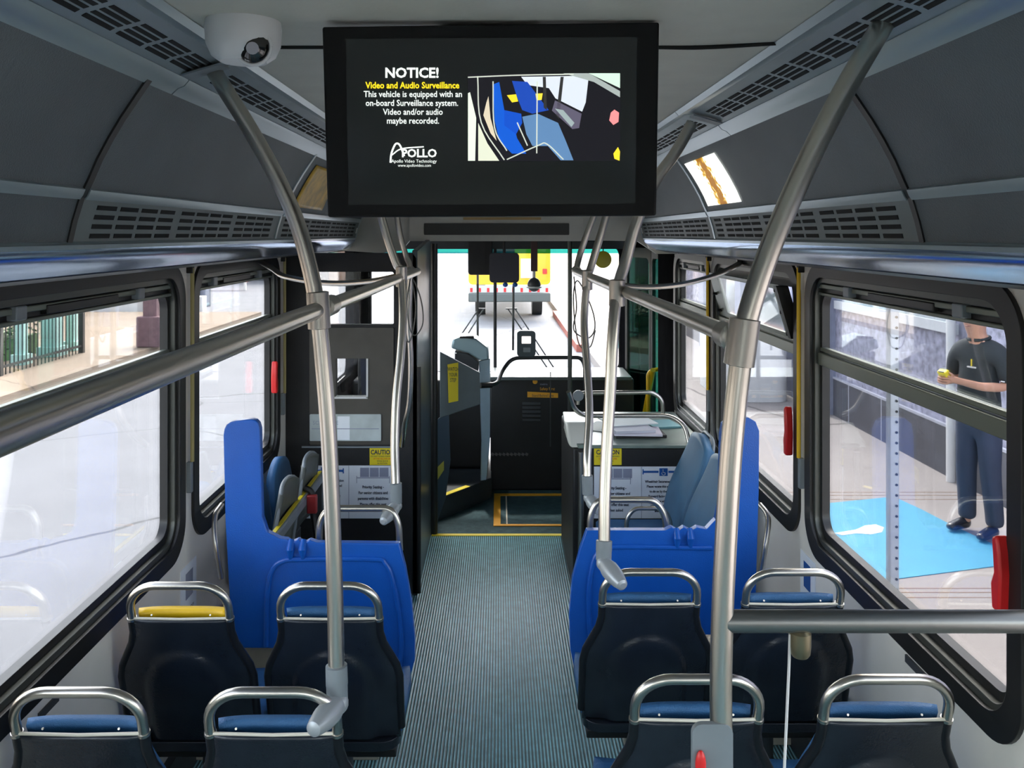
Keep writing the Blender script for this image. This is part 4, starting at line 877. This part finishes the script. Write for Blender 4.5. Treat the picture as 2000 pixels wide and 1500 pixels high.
# wall notices
def wnotice(sd, ya, yb, za, zb_, lab):
    X = XR if sd > 0 else XL
    t = thing('wall_notice', lab, 'notice', (X-.003*sd, (ya+yb)/2, za)); x_ = X-.003*sd
    t = MB().box(X, ya, za, x_, yb, zb_).build('sheet', SHEET, t)
    MB().box(x_, ya+(yb-ya)*.3, zb_-.13, x_-.001*sd, yb-(yb-ya)*.25, zb_-.03).build('blue_symbol', INKB if sd > 0 else INKG, t)
    fn0 = lambda u, v, z_: (x_-.0015*sd, (ya+yb)/2-u*sd, z_+v)
    for i, s_ in enumerate(['Emergency', 'Exit:', 'Pull red', 'handles and', 'push window', 'outward']):
        text(s_, .026, lambda u, v: fn0(u, v, zb_-.18-i*.028), 'notice_line', INK, t, sx=.9)
wnotice(-1, 3.30, 3.47, H-1.64, H-1.28, 'white window notice on the left wall behind the yellow-topped seat')
wnotice(1, 3.30, 3.46, H-1.60, H-1.25, 'white window notice on the right wall by the blue partition')
t = thing('wall_slot', 'short dark grey slot plate under the left near window', 'plate', (XL+.003, 2.30, H-1.30)); MB().obox((XL+.004, 2.33, H-1.265), .006, .10, .02).build('plate', DARKG, t)
t = thing('wall_slot', 'short dark grey slot plate under the right near window', 'plate', (XR-.003, 2.5, H-1.28)); MB().obox((XR-.004, 2.49, H-1.245), .006, .14, .022).build('plate', DARKG, t)
for sd, X in ((-1, XL), (1, XR)):
    bb = MB().box(X, .9, 0, X-sd*.03, 4.9, .14).build('baseboard_left' if sd < 0 else 'baseboard_right', DARKG); struct(bb)

# ================================================================== OUTSIDE
ZR, ZS = H-2.43, H-2.28
def concrete(name, c, joint=0, v=.08):
    m = mat(name, c, .85, bump=.3, bscale=25, var=v, vscale=1.3)
    n = m.node_tree; b = n.nodes['Principled BSDF']; tc = n.nodes.new('ShaderNodeTexCoord')
    src = b.inputs['Base Color'].links[0].from_socket
    vo = n.nodes.new('ShaderNodeTexVoronoi'); vo.feature = 'DISTANCE_TO_EDGE'; vo.inputs['Scale'].default_value = .22
    ns = n.nodes.new('ShaderNodeTexNoise'); ns.inputs['Scale'].default_value = 2; mxv = n.nodes.new('ShaderNodeMix'); mxv.data_type = 'VECTOR'; mxv.inputs[0].default_value = .12
    n.links.new(tc.outputs['Object'], ns.inputs[0]); n.links.new(tc.outputs['Object'], mxv.inputs[4]); n.links.new(ns.outputs['Color'], mxv.inputs[5]); n.links.new(mxv.outputs[1], vo.inputs['Vector'])
    lt = n.nodes.new('ShaderNodeMath'); lt.operation = 'LESS_THAN'; lt.inputs[1].default_value = .0022; n.links.new(vo.outputs['Distance'], lt.inputs[0])
    mx = n.nodes.new('ShaderNodeMix'); mx.data_type = 'RGBA'; n.links.new(lt.outputs[0], mx.inputs[0]); n.links.new(src, mx.inputs[6]); mx.inputs[7].default_value = (*[x*.45 for x in c], 1)
    n.links.new(mx.outputs[2], b.inputs['Base Color']); return m
ROAD = concrete('road_concrete', (.15, .155, .17)); WALK = concrete('sidewalk_concrete', (.29, .26, .245)); WALKL = concrete('left_sidewalk', (.19, .145, .105))
struct(MB().box(-7.1, -20, ZR-.2, 1.75, 120, ZR).build('ground_road', ROAD), 'pale concrete road')
struct(MB().box(1.75, -20, ZR-.2, 40, 60, ZS).build('ground_sidewalk', WALK), 'pale sidewalk by the stone building')
struct(MB().box(-60, -20, ZR-.2, -7.1, 26, ZR+.12).build('ground_sidewalk', WALKL), 'tan sidewalk across the road')
struct(MB().box(-60, 26, ZR-.2, -7.1, 120, ZR).build('ground_road', ROAD), 'side street')
# right building
bd = thing('building', 'grey mottled stone building with dark base beside the sidewalk', 'building', (4.3, 12, ZS))
STONE = mat('mottled_stone', (.25, .25, .33), .7, bump=.3, bscale=40, var=.45, vscale=14)
xw = 4.22
MB().box(xw+.03, 2, ZS, xw+.5, 24, ZS+6.5).build('stone_wall', STONE, bd)
MB().box(xw, 2, ZS, xw+.1, 24, ZS+.46).build('dark_base', mat('base_dark_stone', (.060, .062, .078), .5, var=.2, vscale=3), bd)
MB().box(xw-.005, 2, ZS+.46, xw+.1, 24, ZS+.485).build('base_capping', mat('capping', (.35, .36, .42), .5), bd)
q = MB()
for yy in (4.2, 6.9, 9.6, 10.5, 13.5, 16.5): q.box(xw-.003, yy, ZS, xw+.01, yy+.02, ZS+.46)
q.build('base_joints', mat('capping', (0,0,0)), bd)
GW = mat('shop_glass', (.55, .62, .66), .08, .8)
MB().box(xw+.01, 8.1, ZS+1.45, xw+.1, 10.9, ZS+3.2).build('window', GW, bd)
MB().box(xw-.01, 8.05, ZS+1.35, xw+.08, 10.95, ZS+1.45).build('window_sill', mat('sill_pale', (.5, .52, .55), .5), bd)
for ya in (11.0, 12.2, 14.8, 17.5): MB().box(xw-.12, ya, ZS, xw+.1, ya+.35, ZS+6).build('pilaster', mat('pilaster_blue', (.22, .24, .33), .6, var=.1), bd)
for ya, yb in ((12.6, 14.7), (15.2, 17.4)): MB().box(xw+.0, ya, ZS+.6, xw+.12, yb, ZS+3.4).build('window', GW, bd)
t = thing('drain_pipe', 'white vertical pipe on the stone wall behind the person', 'pipe', (xw-.05, 8.1, ZS)); yp = (xw-.05)*F/(1857-VX)
MB().tube([(xw-.05, yp, ZS), (xw-.05, yp, ZS+6)], .04, 14).build('pipe', WHITE, t)
for zc in (1.0, 2.4): MB().box(xw-.11, yp-.07, ZS+zc, xw+.03, yp+.07, ZS+zc+.04).build('pipe_bracket', GREYP, t)
# painted patch
def GS(px, py): return G(px, py, ZS)
pts = [GS(1560, 990), GS(1615, 984), GS(1745, 971), GS(1800, 996), GS(1850, 1022), GS(1965, 1076), GS(1950, 1106), GS(1740, 1133), GS(1560, 1150)]
t = thing('painted_patch', 'bright sky-blue painted patch on the sidewalk', 'painted marking', (2.9, 6, ZS))
MB().plate([(p.x, p.y) for p in pts], [], lambda u, v: (u, v, ZS+.001), (0, 0, .004)).build('blue_paint', mat('sky_blue_paint', (.06, .30, .45), .6, var=.06, vscale=5), t)
pts = [GS(1630, 1043), GS(1672, 1036), GS(1690, 1028), GS(1710, 1026), GS(1726, 1032), GS(1722, 1041), GS(1700, 1045), GS(1672, 1043), GS(1645, 1047)]
MB().plate([(p.x, p.y) for p in pts], [], lambda u, v: (u, v, ZS+.0055), (0, 0, .002)).build('white_mark', mat('white_paint', (.85, .85, .85), .6), t)
q = MB()
for py in (1150, 1158, 1168, 976, 968, 962):
    a, b = GS(1560, py), GS(2000, py-30 if py > 1000 else py+12); q.box(1.76, a.y, ZS, xw, a.y+.012, ZS+.0015)
t = q.build('sidewalk_groove', mat('groove_brown', (.22, .14, .10), .8)); tag(t, 'thin brown grooves across the sidewalk before and behind the blue patch', 'groove')
# sign post
sp = thing('sign_post', 'perforated grey metal sign post outside the near right window', 'post', (P(1742, 0, 4.25).x, 4.25, ZS))
cx = P(1742, 0, 4.25).x
MB().box(cx-.022, 4.22, ZS, cx+.022, 4.27, ZS+3.2).build('post', mat('galvanised', (.42, .46, .52), .4, .5, var=.1), sp, bevel=.004)
q = MB(); z = ZS+.05
while z < ZS+3.1: q.lathe([(.0065, 0), (.0065, .003)], (cx+.008, 4.2195, z), (0, -1, 0), 10); z += .0508
q.build('perforations', SLOT, sp); sp.children[-1]['kind'] = 'stuff'
# planter
t = thing('planter', 'large pale concrete planter on the sidewalk far along the wall', 'planter', (3.75, 12.3, ZS))
MB().plate(rr(3.05, 11.8, 3.95, 13.4, .2), [], lambda u, v: (u, v, ZS), (0, 0, .85)).build('planter_body', mat('pale_concrete', (.62, .62, .62), .8, var=.05), t, bevel=.06, seg=3)
MB().plate(rr(3.15, 11.9, 3.85, 13.3, .15), [], lambda u, v: (u, v, ZS+.84), (0, 0, .03)).build('soil', mat('soil', (.08, .05, .03), .9), t)
# ---------------- person
def skinned(name, verts, edges, radii, m, parent, root=0, sub=2):
    me = bpy.data.meshes.new(name); off = parent.location
    me.from_pydata([Vector(v) for v in verts], edges, []); me.materials.append(m)
    o = bpy.data.objects.new(name, me); COL.objects.link(o); o.parent = parent
    k = o.modifiers.new('skin', 'SKIN'); k.use_smooth_shade = True
    for i, r_ in enumerate(radii):
        me.skin_vertices[0].data[i].radius = r_ if isinstance(r_, tuple) else (r_, r_)
    me.skin_vertices[0].data[root].use_root = True
    k = o.modifiers.new('sub', 'SUBSURF'); k.levels = sub; k.render_levels = sub
    return o
pe = thing('person', 'person in dark polo shirt and navy trousers holding a yellow device', 'person', (0, 0, 0))
SKIN = mat('skin', (.52, .27, .18), .5); SHIRT = mat('polo_black', (.010, .016, .020), .75, bump=.3, bscale=60, var=.2); PANTS = mat('trousers_navy', (.030, .040, .075), .8, var=.15)
# local frame: facing -Y, x to the person's left
V = [(0,0,.95),(0,0,1.12),(0,.01,1.30),(0,.01,1.42),(0,-.005,1.49),(0,-.035,1.555),(0,-.045,1.63),(0,-.035,1.70)]
E = [(i, i+1) for i in range(7)]; Rr = [(.09,.07),(.10,.075),(.13,.09),(.10,.07),.056,(.068,.078),(.090,.102),(.074,.086)]
def limb(par, pts, rad):
    p = par
    for a, b in zip(pts, rad): V.append(a); Rr.append(b); E.append((p, len(V)-1)); p = len(V)-1
    return p
for s_ in (1, -1):
    limb(0, [(s_*.09,0,.88),(s_*.10,-.01,.50),(s_*.11,.02,.12),(s_*.11,.0,.06),(s_*.12,-.10,.04)], [.060,.048,.036,.036,.028])
    h_ = limb(3, [(s_*.17,.01,1.40),(s_*.21,.02,1.14),(s_*.16,-.18,1.15),(s_*.07,-.31,1.19)], [.050,.040,.034,.026])
    h_ = limb(h_, [(s_*.045,-.35,1.20)], [(.030,.018)])
    for f_ in range(4):
        sx = s_*.045; limb(h_, [(sx-s_*.005,-.375-.004*f_,1.225-.018*f_),(sx-s_*.035,-.395+.004*abs(f_-1),1.225-.019*f_),(sx-s_*.050,-.380,1.222-.019*f_)], [.0095,.009,.0075])
    limb(h_, [(s_*.055,-.355,1.235),(s_*.035,-.375,1.252)], [.010,.008])
body = skinned('body', V, E, Rr, SKIN, pe)
V = [(0,0,.83),(0,0,1.02),(0,-.01,1.14),(0,0,1.30),(0,.01,1.42),(0,.0,1.485)]; E = [(i, i+1) for i in range(5)]; Rr = [(.185,.15),(.172,.14),(.165,.135),(.17,.125),(.13,.095),(.070,.062)]
for s_ in (1, -1): limb(4, [(s_*.175,.01,1.395),(s_*.215,.02,1.26),(s_*.225,.015,1.16)], [.078,.072,.066])
polo = skinned('polo_shirt', V, E, Rr, SHIRT, pe)
V = [(0,0,.98),(0,0,.90)]; E = [(0,1)]; Rr = [(.150,.115),(.155,.125)]
for s_ in (1, -1): limb(1, [(s_*.085,0,.78),(s_*.10,-.01,.50),(s_*.115,.02,.14),(s_*.115,.02,.07)], [.098,.078,.066,.070])
skinned('trousers', V, E, Rr, PANTS, pe)
for s_ in (1, -1):
    V = [(s_*.115,.05,.045),(s_*.118,-.03,.05),(s_*.125,-.12,.035),(s_*.13,-.18,.03)]; E = [(0,1),(1,2),(2,3)]
    skinned('shoe', V, E, [(.04,.045),(.045,.05),(.045,.035),(.035,.025)], mat('shoe_black', (.012, .012, .02), .25), pe)
MB().ball((0, -.010, 1.695), .088, .104, .074).build('hair', mat('hair_black', (.01, .008, .007), .8), body)
q = MB().ball((0, -.142, 1.622), .012, .018, .020, 10); q.build('nose', SKIN, body)
q = MB().ball((.032, -.128, 1.648), .011, .007, .006, 8).ball((-.032, -.128, 1.648), .010, .006, .006, 8); q.build('eyes', INK, body)
MB().tube([(-.022, -.122, 1.583), (0, -.130, 1.581), (.022, -.122, 1.583)], .004, 6).build('mouth', mat('lips', (.30, .10, .08), .5), body)
MB().ball((.090, -.035, 1.63), .012, .02, .03, 8).ball((-.090, -.035, 1.63), .012, .02, .03, 8).build('ears', SKIN, body)
MB().tube([(.075*math.cos(R(a_)), .0+.068*math.sin(R(a_)), 1.485+.012*math.sin(R(a_))) for a_ in range(-80, 261, 20)], .014, 8).build('collar', SHIRT, polo)
text('1', .07, lambda u, v: (.055+u, -.155, 1.29+v), 'shirt_emblem', YLAB, polo, bold=.002)
MB().box(.02, -.158, 1.275, .09, -.15, 1.285).build('emblem_underline', WHITE, polo)
MB().box(.222, -.062, 1.19, .25, -.055, 1.197).build('sleeve_mark', WHITE, polo)
for c in list(pe.children): pass
dvc = thing('handheld_device', 'small bright yellow device held in both hands by the person', 'device', (0, 0, 0))
MB().obox((0, -.375, 1.235), .075, .045, .065, (R(35), 0, 0)).build('casing', YLAB, dvc, bevel=.008)
MB().obox((0, -.402, 1.245), .045, .006, .03, (R(35), 0, 0)).build('screen', DARKG, dvc)
fx_, fy_ = P(1912, 0, 6.62).x, 6.62
for o in (pe, dvc): o.location = (fx_, fy_, ZS+.008); o.rotation_euler = (0, 0, R(-66))

# ---------------- left side of the street
fe = thing('iron_fence', 'black iron bar fence along the far sidewalk', 'fence', (-8.15, 14, ZR+.12))
IR = mat('iron_black', (.012, .014, .014), .5)
MB().box(-8.17, 6, ZR+1.0, -8.13, 17.0, ZR+1.04).box(-8.17, 6, ZR+.24, -8.13, 17.0, ZR+.28).build('fence_rail', IR, fe)
y = 10.5
while y < 17.0:
    MB().tube([(-8.15, y, ZR+.12), (-8.15, y, ZR+1.10)], .012, 6).build('fence_bar', IR, fe); y += .125
for yy in (12.0, 14.2, 17.0): MB().box(-8.19, yy-.04, ZR+.12, -8.11, yy+.04, ZR+1.2).build('fence_post', IR, fe)
# hedge of leaves
q = MB(); q.box(-9.6, 13.5, ZR+.12, -9.0, 17.0, ZR+.5)
for i in range(2600):
    c = Vector((random.uniform(-9.8, -8.86), random.uniform(13.3, 16.9), ZR+.15+random.random()**.8*1.3)); a = random.uniform(0, 6.28); s_ = random.uniform(.04, .09)
    u = Vector((math.cos(a), math.sin(a), random.uniform(-.6, .6)))*s_; v = Vector((-math.sin(a), math.cos(a), random.uniform(-.6, .6)))*s_*.5
    q.add([c-u, c+v, c+u, c-v], [(0, 1, 2, 3)])
tag(q.build('hedge', mat('leaf_green', (.03, .09, .02), .6, var=.5, vscale=4), normals=False), 'dark green leafy hedge behind the iron fence', 'hedge', kind='stuff')
MINT = mat('mint_paint', (.42, .66, .60), .6)
for i, (px, Yc) in enumerate(((42, 15.5), (102, 16.6), (140, 17.4))):
    x = (px-VX)*Yc/F; t = thing('column', ['pale mint column nearest, at the left edge of the near window', 'wide pale mint column behind the fence', 'pale mint column near the fence end'][i], 'column', (x, Yc, ZR+.12), 'mint columns')
    r_ = (.08, .15, .09)[i]
    MB().box(x-r_, Yc-r_, ZR+.12, x+r_, Yc+r_, ZR+3.6).build('shaft', MINT, t, bevel=.02); MB().box(x-r_-.05, Yc-r_-.05, ZR+.12, x+r_+.05, Yc+r_+.05, ZR+.3).build('base', MINT, t)
t = thing('building', 'cream building with dark windows across the street', 'building', (-15, 18, ZR))
MB().box(-17, 8, ZR, -12.5, 34, ZR+7).build('wall', mat('cream_facade', (.55, .50, .40), .8, var=.1), t)
for yy in range(9, 33, 3):
    for zz_ in (.9, 3.6): MB().box(-12.51, yy, ZR+zz_, -12.4, yy+1.5, ZR+zz_+1.6).build('window', mat('dark_window', (.05, .06, .07), .2), t)
t = thing('brick_pillar', 'dusky red brick pillar at the street corner', 'pillar', (-7.25, 18, ZR)); xx = (297-VX)*18/F
MB().box(xx-.14, 17.86, ZR+.12, xx+.14, 18.14, ZR+2.6).build('shaft', mat('dusky_brick', (.16, .09, .10), .8, var=.2), t, bevel=.02)
MB().box(xx-.24, 17.76, ZR+.12, xx+.24, 18.24, ZR+.75).build('plinth', mat('dusky_brick', (0,0,0)), t, bevel=.03)
t = thing('low_wall', 'long low pale concrete wall beyond the iron fence', 'wall', (-13, 26.5, ZR)); MB().box(-19, 26.4, ZR, -9.0, 26.8, ZR+.55).build('wall_body', mat('pale_concrete', (0,0,0)), t, bevel=.03)
t = thing('litter_bin', 'small dark bin standing on the far road', 'bin', P(386, 600, 29)); MB().box(-10.4, 29, ZR, -9.8, 29.6, ZR+.62).build('bin_body', mat('bin_dark', (.03, .05, .09), .5), t, bevel=.04)
t = thing('barrier', 'orange and white street barrier far off through the second left window', 'barrier', (-11.5, 38, ZR))
for k in range(3): MB().box(-13, 38, ZR+.35+k*.3, -11, 38.06, ZR+.53+k*.3).build('board', mat('barrier_orange', (.85, .14, .04), .5), t)
for xx in (-12.9, -11.1): MB().box(xx-.04, 37.97, ZR, xx+.04, 38.1, ZR+1.2).build('barrier_leg', WHITE, t)
t = thing('building', 'low brown and cream building at the far end of the street', 'building', (-14, 47, ZR))
MB().box(-26, 46, ZR, -8, 50, ZR+6).build('wall', mat('brown_facade', (.30, .20, .15), .8, var=.3, vscale=1.2), t)
for k in range(6): MB().box(-25+k*2.9, 45.9, ZR, -23.5+k*2.9, 46.1, ZR+2.4).build('shopfront', mat('dark_window', (0,0,0)), t)
# yellow bus ahead
yb = thing('yellow_bus', 'yellow bus seen from behind through the windscreen, striped bumper', 'bus', (P(994, 0, 24.5).x, 24.5, ZR))
bx0, bx1 = P(915, 0, 24.5).x, P(1075, 0, 24.5).x; SY = mat('bus_yellow', (.88, .52, .01), .4)
zf = lambda y: P(0, y, 24.5).z
MB().plate(rr(bx0, zf(556), bx1, ZR+3.05, .12), [], lambda u, v: (u, 24.5, v), (0, 9, 0)).build('body', SY, yb, bevel=.03)
MB().box(bx0-.02, 24.4, zf(571), bx1+.02, 24.5, zf(557)).build('rear_panel', mat('bumper_pale', (.62, .66, .68), .4), yb)
MB().box(bx0, 24.35, zf(589), bx1, 24.9, zf(572)).build('bumper', mat('bumper_grey', (.12, .14, .13), .5), yb, bevel=.03)
q = MB()
for k in range(10): q.box(bx0+.05+k*.235, 24.39, zf(570), bx0+.12+k*.235, 24.401, zf(562))
q.build('reflective_stripes', RED, yb)
for x in (bx0+.1, bx1-.22): MB().box(x, 24.46, zf(535), x+.12, 24.5, zf(525)).build('tail_light', RED, yb, bevel=.01)
MB().box(P(1017, 0, 24.5).x, 24.48, zf(543), P(1040, 0, 24.5).x, 24.5, zf(505)).build('rear_window', mat('bus_pale_window', (.75, .78, .78), .2), yb)
MB().box(bx0+.25, 24.48, zf(505), P(1005, 0, 24.5).x, 24.5, ZR+2.5).build('rear_door', mat('dark_window', (0,0,0)), yb)
for x in (bx0+.15, bx1-.45):
    MB().lathe([(.45, 0), (.45, .3)], (x, 26.5, ZR+.45), (1, 0, 0), 24).build('wheel', RUBBER, yb)
t = thing('painted_kerb', 'dark red painted kerb right of the yellow bus', 'kerb', (2.6, 25, ZS)); MB().box(1.60, 18, ZR, 1.745, 26, ZS+.004).build('kerb', mat('dark_red_paint', (.35, .10, .07), .7), t)
t = thing('street_railing', 'thin teal railing on the sidewalk beyond the entrance', 'railing', (3.0, 15, ZS))
q = MB()
for k in range(4): q.tube([(2.4, 13+k*1.5, ZS), (2.4, 13+k*1.5, ZS+1.1)], .025, 8)
q.tube([(2.4, 13, ZS+1.1), (2.4, 17.5, ZS+1.1)], .025, 8).tube([(2.4, 13, ZS+.6), (2.4, 17.5, ZS+.6)], .02, 8); q.build('rails', mat('teal_paint', (.15, .35, .36), .5), t)
